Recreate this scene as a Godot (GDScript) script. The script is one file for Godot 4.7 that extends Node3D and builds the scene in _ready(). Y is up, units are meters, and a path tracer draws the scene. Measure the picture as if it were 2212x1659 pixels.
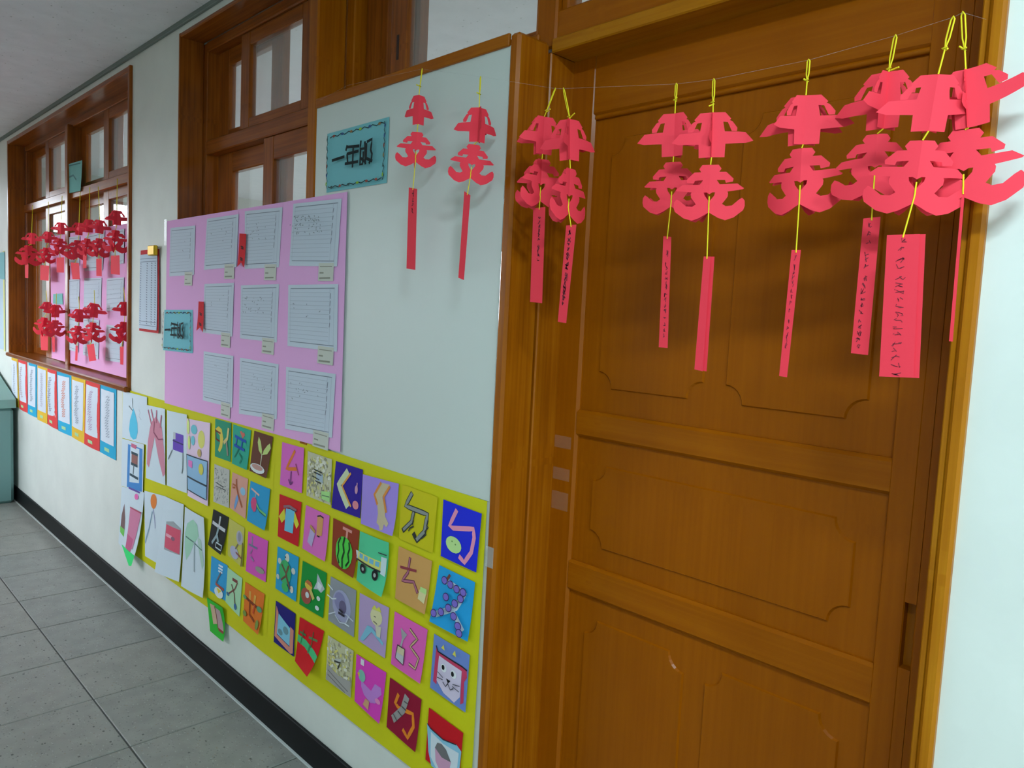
extends Node3D
# A school corridor: cream wall with varnished windows and a sliding door, paper-cut
# lanterns hanging on cords, and sheets of children's work taped to the wall.
# Metres; x runs along the wall, y is up, the wall face lies at z = 0, the corridor at z > 0.

var M := {}
var taken := {}

class MB:
	var v := PackedVector3Array()
	var n := PackedVector3Array()
	func tri(a: Vector3, b: Vector3, c: Vector3) -> void:
		var k := (b - a).cross(c - a)
		if k.length_squared() < 1e-20: return
		k = k.normalized()
		v.append(a); v.append(c); v.append(b)
		n.append(k); n.append(k); n.append(k)
	func trin(a: Vector3, b: Vector3, c: Vector3, na: Vector3, nb: Vector3, nc: Vector3) -> void:
		v.append(a); v.append(c); v.append(b)
		n.append(na); n.append(nc); n.append(nb)
	func quad(a: Vector3, b: Vector3, c: Vector3, d: Vector3) -> void:
		tri(a, b, c); tri(a, c, d)
	func face(p: Array, mid: Vector3) -> void:
		var c := Vector3.ZERO
		for q in p: c += q
		c /= p.size()
		var k: Vector3 = (p[1] - p[0]).cross(p[2] - p[0])
		if k.dot(c - mid) < 0: p.reverse()
		for i in range(1, p.size() - 1): tri(p[0], p[i], p[i + 1])
	func box(lo: Vector3, hi: Vector3, b := 0.0) -> void:
		var m := (lo + hi) / 2
		var h := (hi - lo) / 2
		b = minf(b, minf(h.x, minf(h.y, h.z)) * 0.45)
		for ax in 3:
			for s in [-1.0, 1.0]:
				var u := (ax + 1) % 3
				var w := (ax + 2) % 3
				var ps := []
				for k in [[-1, -1], [1, -1], [1, 1], [-1, 1]]:
					var p := Vector3.ZERO
					p[ax] = s * h[ax]; p[u] = k[0] * (h[u] - b); p[w] = k[1] * (h[w] - b)
					ps.append(m + p)
				face(ps, m)
				if b > 0:
					for s2 in [-1.0, 1.0]:
						var e := []
						for k in [-1.0, 1.0]:
							var p := Vector3.ZERO
							p[ax] = s * h[ax]; p[u] = s2 * (h[u] - b); p[w] = k * (h[w] - b)
							e.append(m + p)
						for k in [1.0, -1.0]:
							var p := Vector3.ZERO
							p[ax] = s * (h[ax] - b); p[u] = s2 * h[u]; p[w] = k * (h[w] - b)
							e.append(m + p)
						face(e, m)
		if b > 0:
			for sx in [-1.0, 1.0]:
				for sy in [-1.0, 1.0]:
					for sz in [-1.0, 1.0]:
						face([m + Vector3(sx * h.x, sy * (h.y - b), sz * (h.z - b)), m + Vector3(sx * (h.x - b), sy * h.y, sz * (h.z - b)), m + Vector3(sx * (h.x - b), sy * (h.y - b), sz * h.z)], m)
	func tube(p: Array, r: float, sides := 6) -> void:
		var rings := []
		var dirs := []
		for i in p.size():
			var t: Vector3 = (p[mini(i + 1, p.size() - 1)] - p[maxi(i - 1, 0)]).normalized()
			var a := t.cross(Vector3(0.31, 0.12, 0.94)).normalized()
			if a.length() < 0.5: a = t.cross(Vector3.RIGHT).normalized()
			var bb := t.cross(a)
			var ring := []
			var dd := []
			for k in sides:
				var g := TAU * k / sides
				var d := a * cos(g) + bb * sin(g)
				ring.append(p[i] + d * r); dd.append(d)
			rings.append(ring); dirs.append(dd)
		for i in p.size() - 1:
			for k in sides:
				var l := (k + 1) % sides
				trin(rings[i][k], rings[i][l], rings[i + 1][l], dirs[i][k], dirs[i][l], dirs[i + 1][l])
				trin(rings[i][k], rings[i + 1][l], rings[i + 1][k], dirs[i][k], dirs[i + 1][l], dirs[i + 1][k])
		for k in range(1, sides - 1):
			tri(rings[0][0], rings[0][k + 1], rings[0][k])
			tri(rings[-1][0], rings[-1][k], rings[-1][k + 1])
	func mesh() -> ArrayMesh:
		var a := []
		a.resize(Mesh.ARRAY_MAX)
		a[Mesh.ARRAY_VERTEX] = v
		a[Mesh.ARRAY_NORMAL] = n
		var m := ArrayMesh.new()
		m.add_surface_from_arrays(Mesh.PRIMITIVE_TRIANGLES, a)
		return m

# ---------------------------------------------------------------- naming
func numbered(called: String, parent: Node) -> String:
	var key := str(parent.get_instance_id()) + "/" + called
	var k: int = taken.get(key, 0)
	taken[key] = k + 1
	return called if k == 0 else "%s_%03d" % [called, k]

func put(o: Node3D, called: String, parent: Node) -> void:
	o.name = numbered(called, parent)
	parent.add_child(o, true)

func node(called: String, parent: Node = self, at := Vector3.ZERO) -> Node3D:
	var o := Node3D.new()
	put(o, called, parent)
	o.position = at
	return o

func obj(called: String, mb: MB, m: Material, parent: Node = self) -> MeshInstance3D:
	return objm(called, mb.mesh(), m, parent)

func objm(called: String, mesh: Mesh, m: Material, parent: Node = self) -> MeshInstance3D:
	var o := MeshInstance3D.new()
	o.mesh = mesh
	o.material_override = m
	o.cast_shadow = GeometryInstance3D.SHADOW_CASTING_SETTING_ON
	put(o, called, parent)
	return o

func tag(o: Node, label: String, category: String, group := "") -> Node:
	o.set_meta("label", label)
	o.set_meta("category", category)
	if group != "": o.set_meta("group", group)
	return o

func struct(o: Node) -> Node:
	o.set_meta("kind", "structure")
	return o

func barpart(called: String, parent: Node, m: Material, x0: float, x1: float, y0: float, y1: float, z0: float, z1: float, b := 0.003) -> MeshInstance3D:
	var mb := MB.new()
	mb.box(Vector3(x0, y0, z0), Vector3(x1, y1, z1), b)
	return obj(called, mb, m, parent)

# ---------------------------------------------------------------- materials
func c8(r: int, g: int, b: int) -> Color:
	return Color(r / 255.0, g / 255.0, b / 255.0)

func plain(col: Color, rough := 0.8, spec := 0.5) -> StandardMaterial3D:
	var key := "%s %.2f %.2f" % [col.to_html(), rough, spec]
	if M.has(key): return M[key]
	var m := StandardMaterial3D.new()
	m.albedo_color = col
	m.roughness = rough
	m.metallic_specular = spec
	M[key] = m
	return m

func paper(col: Color) -> StandardMaterial3D:
	return plain(col, 0.75, 0.35)

func noise(freq: float, seed_: int, oct := 4) -> FastNoiseLite:
	var f := FastNoiseLite.new()
	f.seed = seed_
	f.noise_type = FastNoiseLite.TYPE_SIMPLEX_SMOOTH
	f.frequency = freq
	f.fractal_octaves = oct
	return f

func tex(img: Image) -> ImageTexture:
	img.generate_mipmaps()
	return ImageTexture.create_from_image(img)

# varnished timber: long streaks of grain, slow drift of tone, a few dark pores
func wood_image(lo: Color, mid: Color, hi: Color, seed_: int, along_x: bool) -> Image:
	var s := 512
	var grain := noise(0.05, seed_, 3).get_seamless_image(s, s)
	var fine := noise(0.16, seed_ + 7, 2).get_seamless_image(s, s)
	var drift := noise(0.008, seed_ + 3, 2).get_seamless_image(s, s)
	var img := Image.create(s, s, false, Image.FORMAT_RGB8)
	for y in s:
		for x in s:
			var yy := (y / 24) % s
			var f := float(y % 24) / 24.0
			var g0 := grain.get_pixel(x, yy).r
			var g1 := grain.get_pixel(x, (yy + 1) % s if y < s - 24 else 0).r
			var a0 := fine.get_pixel(x, (y / 12) % s).r
			var k := lerpf(g0, g1, f) * 0.55 + drift.get_pixel(x, y).r * 0.3 + a0 * 0.15
			k = clampf((k - 0.28) / 0.46, 0.0, 1.0)
			var c := lo.lerp(mid, k * 2.0) if k < 0.5 else mid.lerp(hi, k * 2.0 - 1.0)
			if along_x: img.set_pixel(y, x, c)
			else: img.set_pixel(x, y, c)
	return img

func wood(lo: Color, mid: Color, hi: Color, seed_: int, along_x: bool, rough: float, coat := 0.16) -> StandardMaterial3D:
	var m := StandardMaterial3D.new()
	m.albedo_texture = tex(wood_image(lo, mid, hi, seed_, along_x))
	m.uv1_triplanar = true
	m.uv1_world_triplanar = true
	m.uv1_scale = Vector3(0.9, 2.6, 2.6) if along_x else Vector3(2.6, 0.9, 2.6)
	m.uv1_triplanar_sharpness = 6.0
	m.roughness = rough
	m.metallic_specular = 0.2
	m.clearcoat_enabled = true
	m.clearcoat = coat
	m.clearcoat_roughness = 0.2
	return m

func speckled(base: Color, specks: Array, seed_: int, size_m: float, rough: float, amp := 0.1) -> StandardMaterial3D:
	var s := 512
	var rng := RandomNumberGenerator.new()
	rng.seed = seed_
	var cloud := noise(0.012, seed_, 4).get_seamless_image(s, s)
	var img := Image.create(s, s, false, Image.FORMAT_RGB8)
	for y in s:
		for x in s:
			var k := 1.0 + amp * (cloud.get_pixel(x, y).r - 0.5)
			img.set_pixel(x, y, Color(base.r * k, base.g * k, base.b * k))
	for sp in specks:
		for i in int(sp[1]):
			var x := rng.randi_range(0, s - 8)
			var y := rng.randi_range(0, s - 8)
			var q := rng.randi_range(1, int(sp[2]))
			img.fill_rect(Rect2i(x, y, q + rng.randi_range(0, 2), q), sp[0])
	var m := StandardMaterial3D.new()
	m.albedo_texture = tex(img)
	m.uv1_triplanar = true
	m.uv1_world_triplanar = true
	m.uv1_scale = Vector3.ONE / size_m
	m.roughness = rough
	return m

func make_materials() -> void:
	M.wood_v = wood(c8(146, 76, 4), c8(160, 87, 6), c8(170, 98, 12), 11, false, 0.34)
	M.wood_h = wood(c8(146, 76, 4), c8(160, 87, 6), c8(170, 98, 12), 23, true, 0.34)
	M.door_v = wood(c8(150, 77, 2), c8(155, 81, 3), c8(159, 84, 4), 31, false, 0.36)
	M.door_h = wood(c8(151, 78, 2), c8(157, 83, 4), c8(163, 89, 6), 37, true, 0.36)
	M.frame_v = wood(c8(122, 62, 16), c8(142, 74, 20), c8(156, 86, 26), 41, false, 0.28, 0.3)
	M.frame_h = wood(c8(122, 62, 16), c8(142, 74, 20), c8(156, 86, 26), 43, true, 0.28, 0.3)
	M.pale_v = wood(c8(158, 92, 7), c8(170, 103, 12), c8(178, 113, 18), 51, false, 0.34)
	M.pale_h = wood(c8(158, 92, 7), c8(170, 103, 12), c8(178, 113, 18), 53, true, 0.34)
	M.wall = speckled(c8(224, 226, 218), [], 3, 2.3, 0.55, 0.05)
	M.board = plain(c8(206, 212, 206), 0.42)
	M.ceiling = speckled(c8(240, 239, 242), [[c8(224, 223, 227), 500, 2], [c8(190, 190, 188), 90, 3]], 5, 0.9, 0.85, 0.04)
	for i in 4:
		M["tile%d" % i] = speckled([c8(148, 147, 140), c8(152, 151, 143), c8(143, 143, 137), c8(149, 147, 139)][i], [[c8(118, 118, 112), 1300, 2], [c8(170, 170, 164), 1100, 2], [c8(84, 84, 78), 130, 4], [c8(146, 138, 120), 260, 3]], 60 + i, 0.8, 0.42, 0.12)
	M.grout = plain(c8(84, 85, 81), 0.9)
	M.base = plain(c8(17, 18, 19), 0.45, 0.25)
	M.seal = plain(c8(196, 200, 196), 0.7)
	M.cover = plain(c8(112, 122, 116), 0.6)
	var g := StandardMaterial3D.new()
	g.albedo_color = Color(0.92, 0.97, 0.96, 0.08)
	g.transparency = BaseMaterial3D.TRANSPARENCY_ALPHA
	g.roughness = 0.03
	M.glass = g
	var r := StandardMaterial3D.new()
	r.albedo_color = c8(242, 60, 77)
	r.roughness = 0.7
	r.metallic_specular = 0.35
	r.backlight_enabled = true
	r.backlight = Color(0.1, 0.015, 0.02)
	M.red = r
	M.cord = plain(c8(236, 216, 24), 0.8)
	M.ink = plain(c8(120, 36, 50), 0.8)

# ---------------------------------------------------------------- sheets of paper
# q: corners top-left, top-right, bottom-right, bottom-left as x, y pairs; lifts: how far each corner stands off the wall
class Sheet:
	var a: Vector2; var b: Vector2; var c: Vector2; var d: Vector2
	var z0: float
	var lift: Array
	var bulge: float
	var o: Vector3
	func _init(q: Array, z: float, l := [0.0, 0.0, 0.0, 0.0], bul := 0.0) -> void:
		a = Vector2(q[0], q[1]); b = Vector2(q[2], q[3]); c = Vector2(q[4], q[5]); d = Vector2(q[6], q[7])
		z0 = z; lift = l; bulge = bul
		o = Vector3((c.x + d.x) / 2, minf(c.y, d.y), z)
	func at(u: float, v: float, off := 0.0) -> Vector3:
		var p := a.lerp(b, u).lerp(d.lerp(c, u), v)
		var z := z0 + off
		var t := clampf(1.0 - v, 0.0, 1.2)
		var s := clampf(v, 0.0, 1.2)
		z += (lift[0] * (1.0 - u) + lift[1] * u) * t * t * t + (lift[3] * (1.0 - u) + lift[2] * u) * s * s * s
		z += bulge * sin(PI * clampf(u, 0, 1)) * (0.35 + 0.65 * sin(PI * clampf(v, 0, 1)))
		return Vector3(p.x, p.y, z) - o
	func normal(u: float, v: float) -> Vector3:
		return (at(u, v) - at(u, v + 0.02)).cross(at(u, v) - at(u + 0.02, v)).normalized()
	func slab(nu: int, nv: int, th := 0.0004) -> MB:
		var mb := MB.new()
		var g := []
		for j in nv + 1:
			for i in nu + 1:
				var u := float(i) / nu
				var v := float(j) / nv
				g.append([at(u, v), normal(u, v)])
		for j in nv:
			for i in nu:
				var k := j * (nu + 1) + i
				var w := [k, k + 1, k + nu + 2, k + nu + 1]
				for t in [[0, 3, 2], [0, 2, 1]]:
					mb.trin(g[w[t[0]]][0], g[w[t[1]]][0], g[w[t[2]]][0], g[w[t[0]]][1], g[w[t[1]]][1], g[w[t[2]]][1])
				var bk := Vector3(0, 0, -th)
				for t in [[0, 2, 3], [0, 1, 2]]:
					mb.trin(g[w[t[0]]][0] + bk, g[w[t[1]]][0] + bk, g[w[t[2]]][0] + bk, -g[w[t[0]]][1], -g[w[t[1]]][1], -g[w[t[2]]][1])
		return mb
	func stroke(pts: Array, width: float, off: float) -> MB:
		var mb := MB.new()
		var size := a.distance_to(b)
		var asp := a.distance_to(d) / size
		var p := []
		for i in pts.size() - 1:
			var s := Vector2(pts[i][0], pts[i][1])
			var e := Vector2(pts[i + 1][0], pts[i + 1][1])
			var n := maxi(1, int(ceil(s.distance_to(e) / 0.12)))
			for k in n: p.append(s.lerp(e, float(k) / n))
		p.append(Vector2(pts[-1][0], pts[-1][1]))
		var L := []
		var R := []
		for i in p.size():
			var t: Vector2 = p[mini(i + 1, p.size() - 1)] - p[maxi(i - 1, 0)]
			t.y *= asp
			t = t.normalized()
			var w := Vector2(-t.y, t.x) * width * 0.5
			w.y /= asp
			var e := t * (width * 0.2 if i == p.size() - 1 else (-width * 0.2 if i == 0 else 0.0))
			L.append(p[i] + w + e); R.append(p[i] - w + e)
		for i in p.size() - 1:
			var q := [at(L[i].x, L[i].y, off), at(R[i].x, R[i].y, off), at(R[i + 1].x, R[i + 1].y, off), at(L[i + 1].x, L[i + 1].y, off)]
			mb.quad(q[3], q[2], q[1], q[0])
		return mb
	func fill(pts: Array, off: float) -> MB:
		var mb := MB.new()
		var pv := PackedVector2Array()
		for p in pts: pv.append(Vector2(p[0], p[1]))
		var id := Geometry2D.triangulate_polygon(pv)
		for i in range(0, id.size(), 3): split(mb, pv[id[i]], pv[id[i + 1]], pv[id[i + 2]], off, 0)
		return mb
	func split(mb: MB, p: Vector2, q: Vector2, r: Vector2, off: float, lvl: int) -> void:
		if lvl < 3 and maxf(p.distance_to(q), maxf(q.distance_to(r), r.distance_to(p))) > 0.2:
			var pq := (p + q) / 2
			var qr := (q + r) / 2
			var rp := (r + p) / 2
			split(mb, p, pq, rp, off, lvl + 1); split(mb, pq, q, qr, off, lvl + 1)
			split(mb, rp, qr, r, off, lvl + 1); split(mb, pq, qr, rp, off, lvl + 1)
			return
		var A := at(p.x, p.y, off)
		var B := at(q.x, q.y, off)
		var C := at(r.x, r.y, off)
		if (B - A).cross(C - A).z < 0: mb.tri(A, C, B)
		else: mb.tri(A, B, C)
	func ring(cu: float, cv: float, ru: float, rv: float, n := 16) -> Array:
		var out := []
		for i in n: out.append([cu + ru * cos(TAU * i / n), cv + rv * sin(TAU * i / n)])
		return out

# art: [kind, colour, ...]: "s" a drawn line, "p" a cut or coloured shape, "e" a round one, "n" speckled newsprint
func art(s: Sheet, cmds: Array, parent: Node3D, seed_ := 1) -> void:
	var off := 0.0004
	for c in cmds:
		off += 0.00035
		var col: Color = c8(c[1][0], c[1][1], c[1][2])
		match c[0]:
			"s":
				obj("drawn_line", s.stroke(c[3], c[2], off), paper(col), parent)
			"p":
				obj("paper_shape", s.fill(c[2], off), paper(col), parent)
			"e":
				obj("paper_shape", s.fill(s.ring(c[2], c[3], c[4], c[5]), off), paper(col), parent)
			"n":
				var rng := RandomNumberGenerator.new()
				rng.seed = seed_ + int(c[2])
				var mb := MB.new()
				for i in int(c[2]):
					var u := rng.randf_range(0.05, 0.95)
					var v := rng.randf_range(0.05, 0.95)
					var f := s.stroke([[u, v], [clampf(u + rng.randf_range(-0.1, 0.1), 0.02, 0.98), clampf(v + rng.randf_range(-0.08, 0.08), 0.02, 0.98)]], c[3] * rng.randf_range(0.5, 1.3), off)
					mb.v.append_array(f.v); mb.n.append_array(f.n)
				obj("newsprint_mottle", mb, paper(col), parent).set_meta("kind", "stuff")

func sheet(called: String, label: String, category: String, group: String, q: Array, z: float, col: Color, cmds := [], lift := [0.0, 0.0, 0.0, 0.0], bulge := 0.0, n := 8) -> Node3D:
	var s := Sheet.new(q, z, lift, bulge)
	var t := node(called, self, s.o)
	tag(t, label, category, group)
	obj("paper", s.slab(n, n), paper(col), t)
	art(s, cmds, t, int(absf(q[0]) * 1000))
	return t

# ---------------------------------------------------------------- paper-cut lanterns
const PING := [[0, 1], [0.27, 1.0], [0.40, 0.86], [0.37, 0.83], [0.43, 0.80], [0.54, 0.66], [0.53, 0.585], [0.42, 0.585], [0.33, 0.78], [0.23, 0.79], [0.27, 0.575], [0.42, 0.575], [0.53, 0.575], [0.72, 0.57], [0.90, 0.39], [0.73, 0.33], [0.29, 0.30], [0.28, 0.0], [0, 0]]
const AN := [[0.0, 1.0], [0.188, 1.0], [0.254, 0.91], [0.207, 0.835], [0.367, 0.835], [0.545, 0.67], [0.531, 0.6], [0.367, 0.575], [0.348, 0.64], [0.155, 0.645], [0.23, 0.54], [0.639, 0.555], [0.804, 0.44], [0.771, 0.415], [0.414, 0.37], [0.432, 0.33], [0.423, 0.248], [0.301, 0.082], [0.385, 0.027], [0.531, 0.041], [0.677, 0.165], [0.766, 0.22], [0.832, 0.151], [0.841, 0.027], [0.804, -0.076], [0.583, -0.242], [0.385, -0.304], [0.221, -0.249], [0.0, -0.118], [0.0, 0.131], [0.113, 0.282], [0.127, 0.355], [0.066, 0.355], [0.0, 0.31]]

func wing_tris(shape: Array, lvl: int) -> Array:
	var key := "wing%d_%d" % [shape.size(), lvl]
	if M.has(key): return M[key]
	var pv := PackedVector2Array()
	for p in shape: pv.append(Vector2(p[0], p[1]))
	var id := Geometry2D.triangulate_polygon(pv)
	var out := []
	for i in range(0, id.size(), 3): out.append([pv[id[i]], pv[id[i + 1]], pv[id[i + 2]]])
	for l in lvl:
		var nxt := []
		for t in out:
			var ab: Vector2 = (t[0] + t[1]) / 2
			var bc: Vector2 = (t[1] + t[2]) / 2
			var ca: Vector2 = (t[2] + t[0]) / 2
			nxt.append([t[0], ab, ca]); nxt.append([ab, t[1], bc]); nxt.append([ca, bc, t[2]]); nxt.append([ab, bc, ca])
		out = nxt
	if out.is_empty(): push_error("wing shape failed")
	M[key] = out
	return out

# foot: lower end of the spine; up: along the spine; wings: [bearing in degrees, bend, rise, width]
func paper_cut(shape: Array, foot: Vector3, top: Vector3, face: float, wings: Array, lvl: int) -> MB:
	var mb := MB.new()
	var h := foot.distance_to(top)
	var up := (top - foot).normalized()
	for w in wings:
		var g := deg_to_rad(face + w[0])
		var out := Vector3(cos(g), 0, sin(g))
		out = (out - up * out.dot(up)).normalized()
		var side := out.cross(up)
		for t in wing_tris(shape, lvl):
			var p := []
			var nn := []
			for q: Vector2 in t:
				var r: float = q.x * w[3]
				var bend: float = w[1] * r * r
				p.append(foot + (up * (q.y + w[2] * r * r) + out * (r - absf(bend) * 0.3) + side * bend) * h)
				nn.append((side - out * 2.0 * w[1] * r).normalized())
			mb.trin(p[0], p[1], p[2], nn[0], nn[1], nn[2])
	return mb

func cordpart(called: String, pts: Array, r: float, m: Material, parent: Node3D) -> void:
	var mb := MB.new()
	mb.tube(pts, r, 6)
	obj(called, mb, m, parent)

# d: x, y pairs at depth z: loop top, upper spine top and foot, lower spine top and foot, four corners of the strip
func lantern(label: String, group: String, d: Array, z: float, w1: Array, w2: Array, lvl: int, opt := {}) -> Node3D:
	var P := func(i: int) -> Vector3: return Vector3(d[i * 2], d[i * 2 + 1], z)
	var o: Vector3 = P.call(0)
	var t := node("paper_lantern", self, o)
	tag(t, label, "paper lantern", group)
	var face := rad_to_deg(atan2(1.21 - z, -o.x))
	var pt := []
	for i in 9: pt.append(P.call(i) - o)
	var smid: Vector3 = (pt[5] + pt[6]) / 2 + Vector3(0, -0.004, 0)
	var r: float = opt.get("r", 0.0011)
	var cm: Material = opt.get("cord", M.cord)
	var knot: Vector3 = pt[1] + (pt[0] - pt[1]) * opt.get("knot", 0.35)
	if opt.get("single", false):
		cordpart("cord", [pt[0], pt[1]], r, cm, t)
		cordpart("cord", [pt[2], pt[3]], r, cm, t)
		cordpart("cord", [pt[4], smid], r, cm, t)
	else:
		var sw := Vector3(0.0026, 0, 0.0012)
		cordpart("loop", [knot, knot.lerp(pt[0], 0.3) + sw, knot.lerp(pt[0], 0.9) + sw, pt[0], knot.lerp(pt[0], 0.9) - sw, knot.lerp(pt[0], 0.3) - sw, knot], r, cm, t)
		cordpart("cord", [knot, pt[1]], r, cm, t)
		cordpart("cord", [pt[2], pt[3]], r, cm, t)
		cordpart("cord", [pt[4].lerp(pt[3], 0.26), pt[4].lerp(pt[3], 0.17), pt[4].lerp(pt[3], 0.05) + Vector3(0.0007, 0, 0.0016), pt[4], smid], r, cm, t)
		cordpart("knot", [knot + Vector3(0.003, 0.001, 0.002), knot + Vector3(-0.003, 0, 0.002), knot + Vector3(0.001, -0.002, -0.002), knot + opt.get("tail", Vector3(-0.008, 0.004, 0.003))], r * 1.2, cm, t)
	obj("upper_paper_cut", paper_cut(PING, pt[2], pt[1], face, w1, lvl), M.red, t)
	obj("lower_paper_cut", paper_cut(AN, pt[4], pt[3], face, w2, lvl), M.red, t)
	var q := []
	for i in [5, 6, 7, 8]: q.append_array([d[i * 2], d[i * 2 + 1]])
	var s := Sheet.new(q, z, opt.get("curl", [0.0, 0.0, 0.0, 0.0]), opt.get("bulge", 0.0))
	s.o = o
	var st := obj("paper_strip", s.slab(2, 8, 0.0003), M.red, t)
	if opt.has("fold"):
		var q2 := q.duplicate()
		for i in [0, 2, 4, 6]: q2[i] += opt.fold
		var s2 := Sheet.new(q2, z - 0.004)
		s2.o = o
		obj("strip_back_layer", s2.slab(2, 8, 0.0003), M.red, t)
	if opt.has("ink"):
		var rng := RandomNumberGenerator.new()
		rng.seed = int(absf(o.x) * 1000) + 5
		var mb := MB.new()
		var v: float = opt.ink[0]
		var cx: float = opt.ink[2]
		var wd: float = opt.ink[3]
		while v < opt.ink[1]:
			var st_h := rng.randf_range(0.012, 0.022)
			for k in rng.randi_range(2, 3):
				var p := []
				for j in rng.randi_range(2, 3): p.append([cx + rng.randf_range(-wd, wd), v + rng.randf_range(-st_h, st_h)])
				var f := s.stroke(p, opt.ink[4], 0.0005)
				mb.v.append_array(f.v); mb.n.append_array(f.n)
			v += rng.randf_range(0.035, 0.06)
			if rng.randf() < 0.12: v += 0.03
			cx += opt.ink[5] * 0.05
		var h := obj("handwriting", mb, M.ink, st)
		h.set_meta("label", "handwritten characters running down the red strip")
	return t

# ---------------------------------------------------------------- joinery
func sash(parent: Node3D, x0: float, x1: float, y0: float, y1: float, z: float, left := 0.08, right := 0.08, top := 0.055, low := 0.045) -> Node3D:
	var s := node("sash", parent)
	var a := z - 0.015
	var b := z + 0.015
	barpart("stile", s, M.frame_v, x0, x0 + left, y0, y1, a, b)
	barpart("stile", s, M.frame_v, x1 - right, x1, y0, y1, a, b)
	barpart("rail", s, M.frame_h, x0 + left - 0.001, x1 - right + 0.001, y1 - top, y1, a, b - 0.0005)
	barpart("rail", s, M.frame_h, x0 + left - 0.001, x1 - right + 0.001, y0, y0 + low, a, b - 0.0005)
	barpart("pane", s, M.glass, x0 + left - 0.005, x1 - right + 0.005, y0 + low - 0.005, y1 - top + 0.005, z - 0.002, z + 0.002, 0.0)
	return s

func notched(x0: float, x1: float, y0: float, y1: float, r: float) -> Array:
	var p := []
	for k in [[x0, y0, 0], [x1, y0, 1], [x1, y1, 2], [x0, y1, 3]]:
		var st: float = [PI / 2, PI, -PI / 2, 0.0][k[2]]
		for i in 7:
			var g: float = st - PI / 2 * i / 6.0
			p.append(Vector2(k[0] + r * cos(g), k[1] + r * sin(g)))
	return p

func raised_panel(parent: Node3D, x0: float, x1: float, y0: float, y1: float, zb: float, zf: float, m: Material) -> void:
	var mb := MB.new()
	var base := notched(x0, x1, y0, y1, 0.038)
	var top := notched(x0 + 0.003, x1 - 0.003, y0 + 0.003, y1 - 0.003, 0.038)
	var pv := PackedVector2Array(top)
	var id := Geometry2D.triangulate_polygon(pv)
	for i in range(0, id.size(), 3):
		var a := Vector3(pv[id[i]].x, pv[id[i]].y, zf)
		var b := Vector3(pv[id[i + 1]].x, pv[id[i + 1]].y, zf)
		var c := Vector3(pv[id[i + 2]].x, pv[id[i + 2]].y, zf)
		if (b - a).cross(c - a).z < 0: mb.tri(a, c, b)
		else: mb.tri(a, b, c)
	for i in base.size():
		var j := (i + 1) % base.size()
		mb.quad(Vector3(base[i].x, base[i].y, zb), Vector3(base[j].x, base[j].y, zb), Vector3(top[j].x, top[j].y, zf), Vector3(top[i].x, top[i].y, zf))
	obj("raised_panel", mb, m, parent)

func lamp(at: Vector3, energy: float, label: String, room := "corridor", half := 0.62) -> void:
	var t := node("ceiling_lamp", self, at)
	tag(t, label, "lamp", "ceiling lamps of the " + room)
	var mb := MB.new()
	mb.box(Vector3(-half, -0.05, -0.11), Vector3(half, 0, 0.11), 0.006)
	obj("housing", mb, plain(c8(236, 238, 236), 0.5), t)
	var e := StandardMaterial3D.new()
	e.albedo_color = Color.WHITE
	e.emission_enabled = true
	e.emission = Color(0.83, 0.95, 1.0)
	e.emission_energy_multiplier = 3.0
	for z in [-0.055, 0.055]:
		var tb := MB.new()
		tb.tube([Vector3(-half + 0.03, -0.07, z), Vector3(half - 0.03, -0.07, z)], 0.013, 10)
		obj("tube", tb, e, t)
	var l := AreaLight3D.new()
	l.area_size = Vector2(half * 2.0 - 0.06, 0.14)
	l.light_color = Color(0.83, 0.95, 1.0)
	l.light_energy = energy
	l.shadow_enabled = true
	l.area_range = 14.0
	l.area_attenuation = 2.0
	t.add_child(l)
	l.name = "tube_light"
	l.position = Vector3(0, -0.095, 0)
	l.rotation_degrees = Vector3(-90, 0, 0)

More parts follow.
